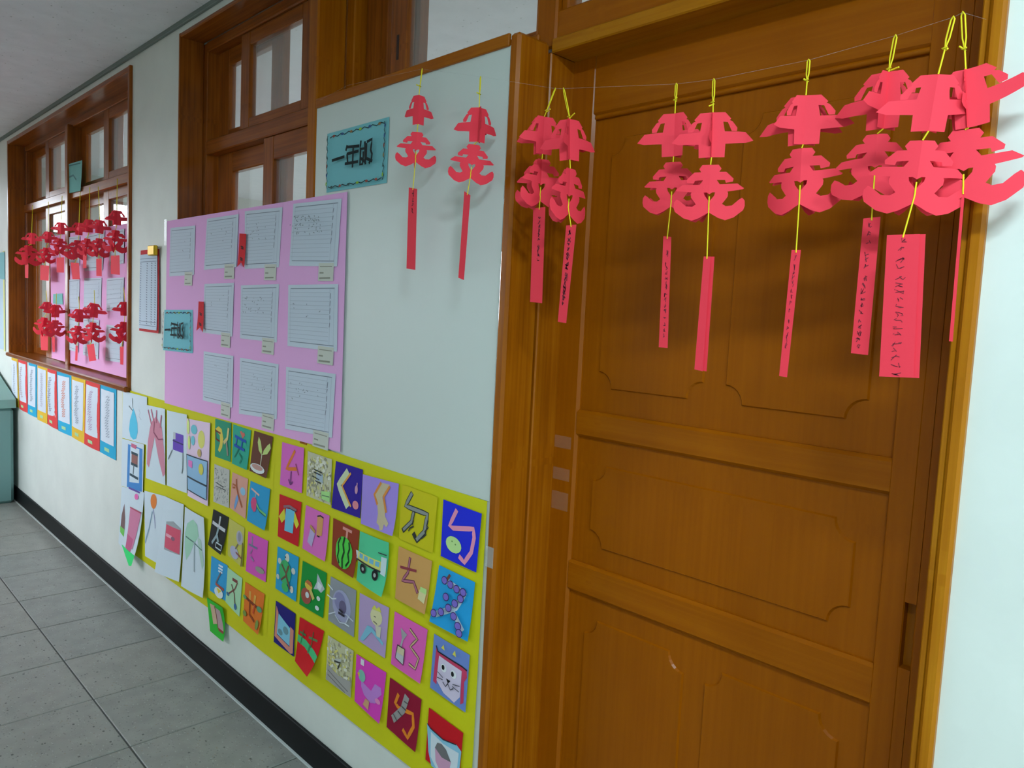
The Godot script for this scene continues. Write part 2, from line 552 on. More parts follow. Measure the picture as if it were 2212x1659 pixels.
# ================================================================ the scene
func _ready() -> void:
	# camera, sky, exposure
	var cam := Camera3D.new()
	cam.name = "camera"
	add_child(cam)
	cam.fov = 54.0
	cam.near = 0.02
	cam.position = Vector3(0, 1.4641, 1.21)
	cam.basis = Basis(Vector3.UP, 0.796041) * Basis(Vector3.RIGHT, -0.0845974) * Basis(Vector3.BACK, 0.0485091)
	cam.current = true
	var we := WorldEnvironment.new()
	we.name = "world"
	var e := Environment.new()
	e.background_mode = Environment.BG_SKY
	var sky := Sky.new()
	var sm := ProceduralSkyMaterial.new()
	sm.sky_top_color = Color(0.9, 0.95, 1.0)
	sm.sky_horizon_color = Color(0.94, 0.97, 1.0)
	sm.ground_bottom_color = Color(0.26, 0.26, 0.25)
	sm.ground_horizon_color = Color(0.4, 0.41, 0.4)
	sm.sky_energy_multiplier = 3.6
	sm.ground_energy_multiplier = 3.6
	sky.sky_material = sm
	e.sky = sky
	e.tonemap_mode = Environment.TONE_MAPPER_LINEAR
	e.tonemap_exposure = 0.5
	e.sdfgi_enabled = true
	e.ssao_enabled = true
	e.ssil_enabled = true
	we.environment = e
	add_child(we)
	make_materials()
	lamp(Vector3(0.2, 2.605, 1.08), 6.6, "short twin tube ceiling lamp of the corridor above the door", "corridor", 0.33)
	lamp(Vector3(2.1, 2.605, 1.08), 16.0, "short twin tube ceiling lamp of the corridor by its end wall", "corridor", 0.33)
	lamp(Vector3(-4.83, 2.75, -1.71), 10.0, "long twin tube classroom lamp seen through the sliding window", "classroom")
	lamp(Vector3(-1.6, 2.75, -3.9), 10.0, "added unseen twin tube classroom lamp behind the door", "classroom")  # unseen lamp, added to brighten the classroom behind the panes
	lamp(Vector3(-5.6, 2.75, -4.2), 10.0, "added unseen twin tube classroom lamp by the classroom's outer windows", "classroom")  # also added out of view, for more light in the classroom
	build_shell()
	build_windows()
	build_door()
	build_board()
	build_posters()
	build_cards()
	build_lanterns()
	build_far_end()

func build_shell() -> void:
	# floor of square terrazzo tiles, 40 cm, over a mortar bed
	var fl := node("floor")
	struct(fl)
	barpart("mortar_bed", fl, M.grout, -9.2, 3.7, -0.12, -0.0035, -0.2, 2.6, 0.0)
	var mb := MB.new()
	mb.box(Vector3(-0.1972, -0.02, -0.1972), Vector3(0.1972, 0, 0.1972), 0.002)
	var tm := mb.mesh()
	var rng := RandomNumberGenerator.new()
	rng.seed = 77
	for i in range(-28, 9):
		for j in 6:
			var x := 0.06 + 0.4 * i
			if x > 3.5 or x < -9.1: continue
			var o := objm("tile", tm, M["tile%d" % rng.randi_range(0, 3)], fl)
			o.position = Vector3(x, rng.randf_range(-0.0006, 0.0004), 0.208 + 0.4 * j)
	# long wall with its openings
	var wl := MB.new()
	for b in [[-9.2, -6.45, 0, 2.75], [-6.45, -3.845, 0, 1.03], [-6.45, -3.845, 2.553, 2.75], [-3.845, -3.27, 0, 2.75], [-3.27, -0.312, 2.562, 2.75], [-3.27, -1.29, 0, 1.03], [-0.312, 3.7, 0, 2.75]]:
		wl.box(Vector3(b[0], b[2], -0.2), Vector3(b[1], b[3], 0.0))
	struct(obj("wall_back", wl, M.wall))
	for b in [[-9.0, -1.292], [-0.3, 3.5]]:
		struct(barpart("baseboard_back", self, M.base, b[0], b[1], 0.0, 0.1, 0.0, 0.012, 0.002))
		struct(barpart("trim_sealant", self, M.seal, b[0], b[1], -0.001, 0.004, 0.012, 0.021, 0.001))
	struct(barpart("trim_ceiling", self, M.cover, -9.0, 3.5, 2.586, 2.606, 0.0, 0.014, 0.002))
	# ceiling of large boards
	var ce := node("ceiling")
	struct(ce)
	barpart("ceiling_deck", ce, M.cover, -9.2, 3.7, 2.612, 2.75, -0.0, 2.6, 0.0)
	var cb := MB.new()
	cb.box(Vector3(-0.5985, 0, -0.2985), Vector3(0.5985, 0.012, 0.2985), 0.001)
	var cm := cb.mesh()
	for i in 11:
		for j in 4:
			var o := objm("ceiling_panel", cm, M.ceiling, ce)
			o.position = Vector3(-9.0 + 0.6 + 1.2 * i, 2.605, 0.3 + 0.6 * j)
	# opposite wall with windows, end walls
	var fw := MB.new()
	var holes := [[-8.6, -6.5], [-6.0, -3.9]]
	var x := -9.2
	for h in holes:
		fw.box(Vector3(x, 0, 2.4), Vector3(h[0], 2.75, 2.6))
		fw.box(Vector3(h[0], 0, 2.4), Vector3(h[1], 0.95, 2.6))
		fw.box(Vector3(h[0], 2.3, 2.4), Vector3(h[1], 2.75, 2.6))
		x = h[1]
	fw.box(Vector3(x, 0, 2.4), Vector3(3.7, 2.75, 2.6))
	struct(obj("wall_front", fw, M.wall))
	var k := 5
	for h in holes:
		var wn := node("window_%d" % k)
		struct(wn)
		k += 1
		barpart("frame", wn, M.frame_h, h[0], h[1], 0.95, 0.99, 2.44, 2.56)
		barpart("frame", wn, M.frame_h, h[0], h[1], 2.26, 2.3, 2.44, 2.56)
		for s in [0.0, 0.5, 1.0]:
			var c: float = lerpf(h[0] + 0.025, h[1] - 0.025, s)
			barpart("frame", wn, M.frame_v, c - 0.025, c + 0.025, 0.99, 2.26, 2.45, 2.55)
		barpart("pane", wn, M.glass, h[0] + 0.03, h[1] - 0.03, 0.98, 2.27, 2.498, 2.502, 0.0)
	var ew := MB.new()
	for b in [[0.0, 0.42, 0.0, 2.75], [2.0, 2.4, 0.0, 2.75], [0.42, 2.0, 2.05, 2.12], [0.42, 2.0, 2.55, 2.75]]:
		ew.box(Vector3(-9.2, b[2], b[0]), Vector3(-9.0, b[3], b[1]))
	struct(obj("wall_left", ew, M.wall))
	var we := node("window_7")
	struct(we)
	for z in [0.44, 0.95, 1.47, 1.98]:
		barpart("frame", we, M.frame_v, -9.14, -9.06, 2.12, 2.55, z - 0.02, z + 0.02)
	for y in [2.135, 2.535]:
		barpart("frame", we, M.frame_h, -9.13, -9.07, y - 0.015, y + 0.015, 0.42, 2.0)
	barpart("pane", we, M.glass, -9.102, -9.098, 2.13, 2.54, 0.43, 1.99, 0.0)
	var dd := node("door_2")
	struct(dd)
	for s in [[0.42, 1.205], [1.215, 2.0]]:
		barpart("leaf", dd, M.frame_v, -9.13, -9.07, 0.0, 1.25, s[0], s[1])
		barpart("leaf", dd, M.frame_v, -9.13, -9.07, 1.85, 2.05, s[0], s[1])
		barpart("stile", dd, M.frame_v, -9.13, -9.07, 1.25, 1.85, s[0], s[0] + 0.12)
		barpart("stile", dd, M.frame_v, -9.13, -9.07, 1.25, 1.85, s[1] - 0.12, s[1])
		barpart("pane", dd, M.glass, -9.102, -9.098, 1.24, 1.86, s[0] + 0.11, s[1] - 0.11, 0.0)
	var rw := MB.new()
	rw.box(Vector3(3.5, 0, 0), Vector3(3.7, 2.75, 2.4))
	struct(obj("wall_right", rw, M.wall))
	# the classroom behind the wall
	struct(barpart("floor_classroom", self, M.tile1, -9.0, 3.0, -0.12, 0.0, -6.4, -0.2, 0.0))
	struct(barpart("ceiling_classroom", self, M.ceiling, -9.0, 3.0, 2.75, 2.85, -6.4, 0.0, 0.0))
	struct(barpart("wall_classroom_left", self, M.wall, -9.0, -8.8, 0.0, 2.75, -6.4, -0.2, 0.0))
	struct(barpart("wall_classroom_right", self, M.wall, 2.8, 3.0, 0.0, 2.75, -6.4, -0.2, 0.0))
	var cw := MB.new()
	cw.box(Vector3(-9, 0, -6.4), Vector3(3, 0.9, -6.2))
	cw.box(Vector3(-9, 2.45, -6.4), Vector3(3, 2.75, -6.2))
	for b in [[-9.0, -8.2], [-5.6, -5.0], [-2.4, -1.8], [0.8, 3.0]]:
		cw.box(Vector3(b[0], 0.9, -6.4), Vector3(b[1], 2.45, -6.2))
	struct(obj("wall_classroom_rear", cw, M.wall))

func build_windows() -> void:
	# ---- window_1: two bays, sliding sashes above and below a rail
	var a := node("window_1")
	struct(a)
	var x0 := -6.45
	var x1 := -3.845
	barpart("lining", a, M.frame_v, x0, x0 + 0.022, 1.05, 2.553, -0.094, 0.012)
	barpart("lining", a, M.frame_v, x1 - 0.026, x1, 1.05, 2.553, -0.094, 0.014)
	barpart("lining", a, M.frame_h, x0 + 0.02, x1 - 0.024, 2.527, 2.553, -0.094, 0.012)
	barpart("sill", a, M.frame_h, x0, x1, 1.03, 1.058, -0.2, 0.03, 0.006)
	barpart("jamb", a, M.frame_v, x0 + 0.02, x0 + 0.055, 1.055, 2.53, -0.19, -0.094)
	barpart("jamb", a, M.frame_v, x1 - 0.12, x1 - 0.02, 1.055, 2.53, -0.19, -0.094)
	barpart("head", a, M.frame_h, x0 + 0.05, x1 - 0.05, 2.49, 2.53, -0.19, -0.088)
	barpart("rail", a, M.frame_h, x0 + 0.05, x1 - 0.05, 2.06, 2.115, -0.19, -0.078, 0.005)
	barpart("mullion", a, M.frame_v, -5.25, -5.19, 1.055, 2.5, -0.19, -0.06, 0.004)
	for b in [[-6.4, -5.25], [-5.19, -3.95]]:
		var w: float = b[1] - b[0]
		sash(a, b[0], b[0] + w * 0.55, 2.115, 2.495, -0.15, 0.09)
		sash(a, b[0] + w * 0.45, b[1], 2.115, 2.495, -0.115, 0.09)
		sash(a, b[0], b[0] + w * 0.55, 1.058, 2.065, -0.15, 0.09)
		sash(a, b[0] + w * 0.45, b[1], 1.058, 2.065, -0.115, 0.09)
	# ---- window_2
	var c := node("window_2")
	struct(c)
	barpart("lining", c, M.frame_v, -3.27, -3.258, 1.05, 2.562, -0.094, 0.006, 0.004)
	barpart("lining", c, M.frame_h, -3.258, -0.34, 2.545, 2.562, -0.094, 0.006, 0.004)
	barpart("sill", c, M.frame_h, -3.27, -2.2, 1.03, 1.058, -0.2, 0.0, 0.003)
	barpart("jamb", c, M.frame_v, -3.27, -3.225, 1.055, 2.545, -0.19, -0.094, 0.004)
	barpart("head", c, M.frame_h, -3.225, -0.34, 2.505, 2.545, -0.19, -0.09, 0.004)
	barpart("rail", c, M.frame_h, -3.225, -2.36, 2.09, 2.147, -0.19, -0.092, 0.004)
	barpart("jamb", c, M.frame_v, -2.36, -2.15, 1.055, 2.545, -0.19, -0.094, 0.004)
	barpart("mullion", c, M.wood_v, -2.203, -2.149, 1.03, 2.545, -0.094, 0.006, 0.005)
	sash(c, -3.2, -2.65, 2.147, 2.505, -0.15, 0.095, 0.087, 0.065, 0.037)
	sash(c, -2.92, -2.36, 2.147, 2.505, -0.115, 0.075, 0.086, 0.05, 0.037)
	sash(c, -3.2, -2.6, 1.058, 2.09, -0.15, 0.135, 0.077, 0.08, 0.06)
	sash(c, -2.717, -2.3, 1.058, 2.09, -0.115, 0.08, 0.06, 0.085, 0.06)
	# ---- window_3: transom over the notice board
	var d := node("window_3")
	struct(d)
	barpart("jamb", d, M.wood_v, -2.15, -2.105, 2.1, 2.505, -0.19, -0.094, 0.004)
	barpart("rail", d, M.wood_h, -2.11, -1.3, 2.09, 2.14, -0.19, -0.094, 0.003)
	sash(d, -2.10, -1.82, 2.14, 2.505, -0.15, 0.115, 0.08)
	var s := sash(d, -1.915, -1.31, 2.14, 2.505, -0.115, 0.078, 0.005, 0.05, 0.012)
	barpart("finger_slot_shade", s, plain(c8(44, 20, 8), 0.6), -1.885, -1.873, 2.2, 2.27, -0.1002, -0.0995, 0.0)  # flat dark plate: the shade inside the slot, painted on the stile
	# ---- window_4: transom over the door
	var t := node("window_4")
	struct(t)
	barpart("post", t, M.door_v, -1.314, -1.25, 2.1, 2.51, -0.19, -0.1, 0.005)
	barpart("rail", t, M.door_h, -1.255, -0.34, 2.117, 2.185, -0.19, -0.106, 0.005)
	barpart("stile", t, M.door_v, -1.251, -1.228, 2.18, 2.51, -0.16, -0.115, 0.004)
	barpart("pane", t, M.glass, -1.235, -0.35, 2.18, 2.51, -0.142, -0.138, 0.0)

func build_door() -> void:
	var fr := node("trim_1")
	struct(fr)
	barpart("post", fr, M.wood_v, -1.29, -1.258, 0.0, 2.108, -0.094, 0.008, 0.007)
	barpart("jamb", fr, M.wood_v, -1.3, -1.254, 0.0, 2.088, -0.2, -0.094, 0.003)
	barpart("lintel", fr, M.pale_h, -1.256, -0.335, 2.086, 2.118, -0.2, -0.094, 0.003)
	barpart("casing", fr, M.pale_v, -0.3385, -0.3285, 0.0, 2.6, -0.2, 0.004, 0.002)
	barpart("casing", fr, M.pale_v, -0.3275, -0.307, 0.0, 2.6, -0.1, 0.013, 0.005)
	var d := node("door_1")
	struct(d)
	var zf := -0.175
	var zb := -0.205
	barpart("stile", d, M.door_v, -1.3, -1.183, 0.01, 2.1, zb, zf, 0.009)
	# right stile, cut round the finger pull
	barpart("stile", d, M.door_v, -0.462, -0.4195, 0.01, 2.1, zb, zf, 0.002)
	barpart("stile", d, M.door_v, -0.4015, -0.329, 0.01, 2.1, zb, zf, 0.002)
	barpart("stile", d, M.door_v, -0.42, -0.401, 1.012, 2.1, zb, zf, 0.0)
	barpart("stile", d, M.door_v, -0.42, -0.401, 0.01, 0.895, zb, zf, 0.0)
	barpart("finger_pull", d, M.wood_v, -0.42, -0.401, 0.89, 1.015, zb, zf - 0.02, 0.0)
	for y in [[1.95, 2.1], [1.191, 1.256], [0.807, 0.884], [0.01, 0.13]]:
		barpart("rail", d, M.door_h, -1.192, -0.455, y[0], y[1], zb, zf - 0.0004, 0.008)
	for y in [[1.24, 1.96, -1.19, -0.455], [0.87, 1.2, -1.19, -0.455], [0.12, 0.82, -1.19, -0.455]]:
		barpart("field_board", d, M.door_v, y[2], y[3], y[0], y[1], zb + 0.004, zf - 0.012, 0.0)
	var bd := MB.new()
	bd.tube([Vector3(-1.182, 1.947, zf - 0.008), Vector3(-0.46, 1.947, zf - 0.008)], 0.006, 10)
	obj("bead", bd, M.door_h, d)
	for p in [[-1.132, -0.849, 1.313, 1.893], [-0.798, -0.512, 1.313, 1.893], [-1.133, -0.513, 0.931, 1.131], [-1.132, -0.849, 0.19, 0.755], [-0.797, -0.512, 0.19, 0.753]]:
		raised_panel(d, p[0], p[1], p[2], p[3], zf - 0.0125, zf - 0.0075, M.door_v)
	# clear tape left on the post, and scuffed varnish on the jamb
	var tp := StandardMaterial3D.new()
	tp.albedo_color = Color(0.9, 0.92, 0.9, 0.22)
	tp.transparency = BaseMaterial3D.TRANSPARENCY_ALPHA
	tp.roughness = 0.15
	M.tape = tp
	var sc := StandardMaterial3D.new()
	sc.albedo_color = Color(0.86, 0.78, 0.7, 0.06)
	sc.transparency = BaseMaterial3D.TRANSPARENCY_ALPHA
	sc.roughness = 0.5
	for y in [[1.155, 1.185], [1.075, 1.105], [1.0, 1.045]]:
		barpart("tape_residue", d, sc, -1.252, -1.198, y[0], y[1], zf + 0.0002, zf + 0.0006, 0.0)

func tape(label: String, x0: float, x1: float, y0: float, y1: float, z: float) -> void:
	tag(barpart("clear_tape", self, M.tape, x0, x1, y0, y1, z, z + 0.0003, 0.0), label, "tape")

func build_board() -> void:
	var b := node("notice_board", self, Vector3(-1.72, 1.03, 0))
	tag(b, "plain off-white notice panel with brown top trim beside the door", "notice board")
	var mb := MB.new()
	mb.box(Vector3(-0.429, 0, 0.0003), Vector3(0.429, 1.055, 0.0025), 0.0006)
	obj("panel", mb, M.board, b)
	mb = MB.new()
	mb.box(Vector3(-0.428, 1.052, 0.0003), Vector3(0.429, 1.08, 0.009), 0.003)
	obj("top_trim", mb, M.wood_h, b)

func sheet_lines(rows: int, seed_: int, heavy: float) -> Array:
	var out := []
	var rng := RandomNumberGenerator.new()
	rng.seed = seed_
	var col := [176, 184, 198]
	out.append(["s", [132, 140, 154], 0.008, [[0.06, 0.06], [0.94, 0.06]]])
	out.append(["s", [132, 140, 154], 0.008, [[0.06, 0.92], [0.94, 0.92]]])
	for x in [0.06, 0.86, 0.94]: out.append(["s", col, 0.005, [[x, 0.06], [x, 0.92]]])
	for i in rows: out.append(["s", col, 0.004, [[0.06, 0.06 + 0.86 * (i + 1) / (rows + 1)], [0.86, 0.06 + 0.86 * (i + 1) / (rows + 1)]]])
	for i in 5:
		var v := 0.14 + 0.11 * i
		out.append(["s", [120, 126, 140], 0.01, [[0.9, v], [0.9 - rng.randf_range(0, 0.01), v + rng.randf_range(0.05, 0.09)]]])
	for i in int(22 * heavy):
		var u := rng.randf_range(0.15, 0.75)
		var v := 0.24 + 0.062 * rng.randi_range(0, 4) + rng.randf_range(-0.012, 0.012)
		out.append(["s", [150, 158, 168], 0.011, [[u, v], [u + rng.randf_range(-0.02, 0.03), v + rng.randf_range(-0.02, 0.03)]]])
	return out

func worksheet(label: String, q: Array, z: float, seed_: int, heavy: float, tagged: bool, group: String, rows := 12) -> void:
	var t := sheet("worksheet", label, "worksheet", group, q, z, c8(206, 214, 226), sheet_lines(rows, seed_, heavy), [0, 0, 0, 0], 0.0, 3)
	if tagged:
		var w: float = q[2] - q[0]
		var x: float = q[4] - w * 0.36
		var y: float = q[5] + 0.012
		var s := Sheet.new([x, y, x + w * 0.3, y - 0.001, x + w * 0.295, y - 0.055, x - 0.003, y - 0.054], z + 0.0006)
		s.o = t.position
		var n := obj("name_slip", s.slab(2, 2), paper(c8(206, 206, 196)), t)
		n.set_meta("label", "small cream name slip")
		for k in [[[[0.1, 0.2], [0.9, 0.2]], 0.03], [[[0.1, 0.55], [0.35, 0.55]], 0.05], [[[0.1, 0.85], [0.8, 0.83]], 0.06]]:
			obj("pencil_line", s.stroke(k[0], k[1], 0.0004), paper(c8(150, 148, 136)), n)

func build_posters() -> void:
	var none := [0.0, 0.0, 0.0, 0.0]
	var yel := c8(212, 206, 14)
	sheet("yellow_poster", "yellow craft sheet behind the pencil drawings under the calendar", "poster", "", [-3.955, 1.039, -2.885, 1.039, -2.895, 0.262, -3.955, 0.25], 0.004, yel, [], none, 0.0, 4)
	sheet("yellow_poster", "narrow yellow craft sheet behind the banana, sprout and fork cards", "poster", "", [-2.895, 1.041, -2.365, 1.041, -2.4, 0.25, -2.9, 0.262], 0.0052, yel, [], [0.0, 0.0, 0.0, 0.0], 0.0015, 6)
	sheet("yellow_poster", "wide yellow craft sheet behind the bus, melon and bread cards", "poster", "", [-2.378, 1.043, -1.297, 1.03, -1.308, 0.237, -2.41, 0.25], 0.0045, yel, [], none, 0.0015, 6)
	var pk := c8(234, 174, 224)
	sheet("pink_poster", "pink craft sheet holding the small teal sign, beside the calendar", "poster", "", [-3.3757, 1.8126, -2.6753, 1.813, -2.6509, 1.0372, -3.3849, 1.0316], 0.0075, pk, [], none, 0.0012, 8)
	sheet("pink_poster", "pink craft sheet taped over the notice board edge, holding pupils' worksheets", "poster", "", [-2.6822, 1.8129, -1.9527, 1.8133, -1.9501, 1.0441, -2.658, 1.0375], 0.008, pk, [], none, 0.0012, 8)
	var g := "grid worksheets on the pink posters"
	worksheet("blank-looking worksheet at the top of the pink sheet above the small teal sign", [-3.3283, 1.7809, -3.0641, 1.7768, -3.0714, 1.5825, -3.3362, 1.5778], 0.0103, 1, 0.1, true, g)
	worksheet("worksheet left of the ribboned one in the top row of the pink sheets", [-2.9505, 1.7961, -2.6723, 1.7957, -2.6828, 1.6073, -2.9727, 1.601], 0.0103, 2, 0.3, true, g, 14)
	worksheet("top row worksheet on pink with a red ribbon hanging on its left edge", [-2.6223, 1.8024, -2.3425, 1.7968, -2.3589, 1.6009, -2.6139, 1.5991], 0.0103, 3, 0.7, true, g, 14)
	worksheet("worksheet with the most handwriting, top row of the pink sheet by the teal sign", [-2.2696, 1.8022, -1.979, 1.7959, -1.9943, 1.5976, -2.2879, 1.6052], 0.0103, 4, 3.0, true, g)
	worksheet("middle row worksheet on pink with a red ribbon on its left edge", [-2.966, 1.5459, -2.7017, 1.5507, -2.7082, 1.3532, -2.9758, 1.3564], 0.0103, 5, 0.2, true, g, 14)
	worksheet("worksheet with some writing in the middle of the pink sheets", [-2.6428, 1.541, -2.354, 1.5457, -2.3626, 1.3507, -2.642, 1.3504], 0.0103, 6, 1.4, true, g, 14)
	worksheet("nearly empty worksheet, middle row of pink sheet next to bare notice board", [-2.2906, 1.543, -1.985, 1.5456, -1.9807, 1.3441, -2.2867, 1.3439], 0.0103, 7, 0.3, true, g)
	worksheet("bottom row worksheet on pink above the banana and heart cards", [-2.9652, 1.2833, -2.6954, 1.2831, -2.6979, 1.0908, -2.9668, 1.0892], 0.0103, 8, 0.1, true, g, 14)
	worksheet("bottom row worksheet on pink above the pink arrow card", [-2.6391, 1.2809, -2.3451, 1.2789, -2.3507, 1.0919, -2.6406, 1.076], 0.0103, 9, 0.5, true, g, 14)
	worksheet("bottom row worksheet on pink above the navy chevron card", [-2.2926, 1.2746, -1.9847, 1.277, -1.9953, 1.0813, -2.2909, 1.0688], 0.0103, 10, 0.6, true, g)
	for r in [[[-2.6485, 1.7254, -2.5933, 1.7216, -2.5989, 1.6025, -2.6532, 1.6064], "red award ribbon with forked end on the top row worksheet"], [[-3.006, 1.4775, -2.9556, 1.477, -2.9515, 1.3577, -3.0137, 1.3615], "red award ribbon with forked end on the middle row worksheet"]]:
		var q: Array = r[0]
		var s := Sheet.new(q, 0.0165, [0.0, 0.0, 0.004, 0.004])
		var t := node("award_ribbon", self, s.o)
		tag(t, r[1], "ribbon", "red award ribbons")
		obj("ribbon", s.fill([[0, 0], [1, 0], [1, 1], [0.5, 0.86], [0, 1]], 0.0), paper(c8(214, 28, 40)), t)
		for v in [0.38, 0.72]:
			obj("printed_mark", s.stroke([[0.3, v], [0.7, v + 0.02], [0.35, v + 0.06], [0.7, v + 0.07]], 0.09, 0.0006), paper(c8(90, 20, 28)), t)
	# teal class signs, written 一年級 inside a drawn border
	var strokes := [[[0.149, 0.494], [0.357, 0.474]], [[0.404, 0.304], [0.387, 0.381]], [[0.405, 0.331], [0.602, 0.359]], [[0.408, 0.444], [0.595, 0.437]], [[0.413, 0.45], [0.426, 0.593]], [[0.384, 0.598], [0.596, 0.606]], [[0.516, 0.348], [0.512, 0.679]], [[0.639, 0.29], [0.63, 0.419], [0.703, 0.421], [0.702, 0.318]], [[0.64, 0.434], [0.638, 0.664], [0.676, 0.662], [0.687, 0.533], [0.685, 0.471]], [[0.707, 0.328], [0.725, 0.673]], [[0.644, 0.558], [0.717, 0.636]], [[0.735, 0.352], [0.737, 0.574]], [[0.746, 0.333], [0.822, 0.308], [0.807, 0.472], [0.828, 0.537], [0.821, 0.64]], [[0.728, 0.577], [0.835, 0.65]], [[0.808, 0.637], [0.793, 0.678]]]
	var cm := []
	var ln := [40, 60, 62]
	var bl := [[150, 190, 60], [60, 90, 140], [140, 110, 70], [60, 90, 90], [150, 80, 70]]
	var rng := RandomNumberGenerator.new()
	rng.seed = 9
	for side in 4:
		var pts := []
		for i in 15:
			var f := 0.055 + 0.89 * i / 14.0
			var j := 0.07 + 0.016 * (1 if i % 2 == 0 else -1)
			var jj := 0.045 + 0.009 * (1 if i % 2 == 0 else -1)
			pts.append([f, j] if side == 0 else ([1.0 - jj, f] if side == 1 else ([f, 1.0 - j] if side == 2 else [jj, f])))
		cm.append(["s", ln, 0.009, pts])
		for i in 6:
			var f := 0.12 + 0.15 * i
			var cc: Array = bl[rng.randi_range(0, 4)]
			if side % 2 == 0: cm.append(["e", cc, f, 0.07 if side == 0 else 0.93, 0.022, 0.022])
			else: cm.append(["e", cc, 0.955 if side == 1 else 0.045, f, 0.009, 0.035])
	for s in strokes: cm.append(["s", [22, 34, 36], 0.026, s])
	sheet("class_sign", "large teal class sign with drawn border on the notice board", "sign", "teal class signs", [-2.0799, 1.9965, -1.7572, 1.9976, -1.7599, 1.8215, -2.0762, 1.8214], 0.0045, c8(122, 188, 196), cm, none, 0.0, 4)
	sheet("class_sign", "teal class sign on the pink sheet beside the calendar", "sign", "teal class signs", [-3.3893, 1.4352, -3.0802, 1.4427, -3.0729, 1.2677, -3.4006, 1.2608], 0.0103, c8(122, 196, 208), cm, none, 0.004, 5)
	# calendar on red backing with a gold clip
	var cs := Sheet.new([-3.7044, 1.699, -3.4713, 1.6996, -3.4586, 1.3305, -3.718, 1.3313], 0.006, [0, 0, 0.004, 0.0], 0.004)
	var ct := node("wall_calendar", self, cs.o)
	tag(ct, "narrow wall timetable on red card with gold clip, between the two windows", "calendar")
	obj("backing_card", cs.slab(6, 6), paper(c8(206, 50, 56)), ct)
	var q2: Array = [-3.7044, 1.699, -3.4713, 1.6996, -3.4586, 1.3305, -3.718, 1.3313]
	var iq := [q2[0] + 0.004, q2[1] - 0.02, q2[2] - 0.012, q2[3] - 0.02, q2[4] - 0.014, q2[5] + 0.012, q2[6] + 0.006, q2[7] + 0.012]
	var ins := Sheet.new(iq, 0.0095, [0, 0, 0.004, 0], 0.004)
	ins.o = cs.o
	obj("printed_page", ins.slab(6, 6), paper(c8(208, 220, 234)), ct)
	var pr := MB.new()
	for i in 26:
		var v := 0.12 + 0.032 * i
		for u in [0.05, 0.45, 0.7, 0.88]:
			var f := ins.stroke([[u, v], [u + 0.05, v + 0.008]], 0.02, 0.0005)
			pr.v.append_array(f.v); pr.n.append_array(f.n)
	for v in [0.06, 0.1, 0.9, 0.95]:
		var f := ins.stroke([[0.03, v], [0.97, v]], 0.012, 0.0005)
		pr.v.append_array(f.v); pr.n.append_array(f.n)
	obj("print", pr, paper(c8(136, 146, 164)), ct)
	var clip := MB.new()
	clip.box(Vector3(q2[2] - 0.075, q2[3] - 0.03, 0.012) - cs.o, Vector3(q2[2] + 0.005, q2[3] + 0.014, 0.03) - cs.o, 0.008)
	var gold := StandardMaterial3D.new()
	gold.albedo_color = c8(222, 178, 40)
	gold.metallic = 0.6
	gold.roughness = 0.3
	obj("gold_clip", clip, gold, ct)
	tape("strip of clear tape at the corner of the pink sheet by the calendar", -3.4, -3.372, 1.71, 1.82, 0.0105)
	tape("crumpled clear tape on the door post beside the royal blue card", -1.289, -1.262, 0.875, 0.925, 0.0085)

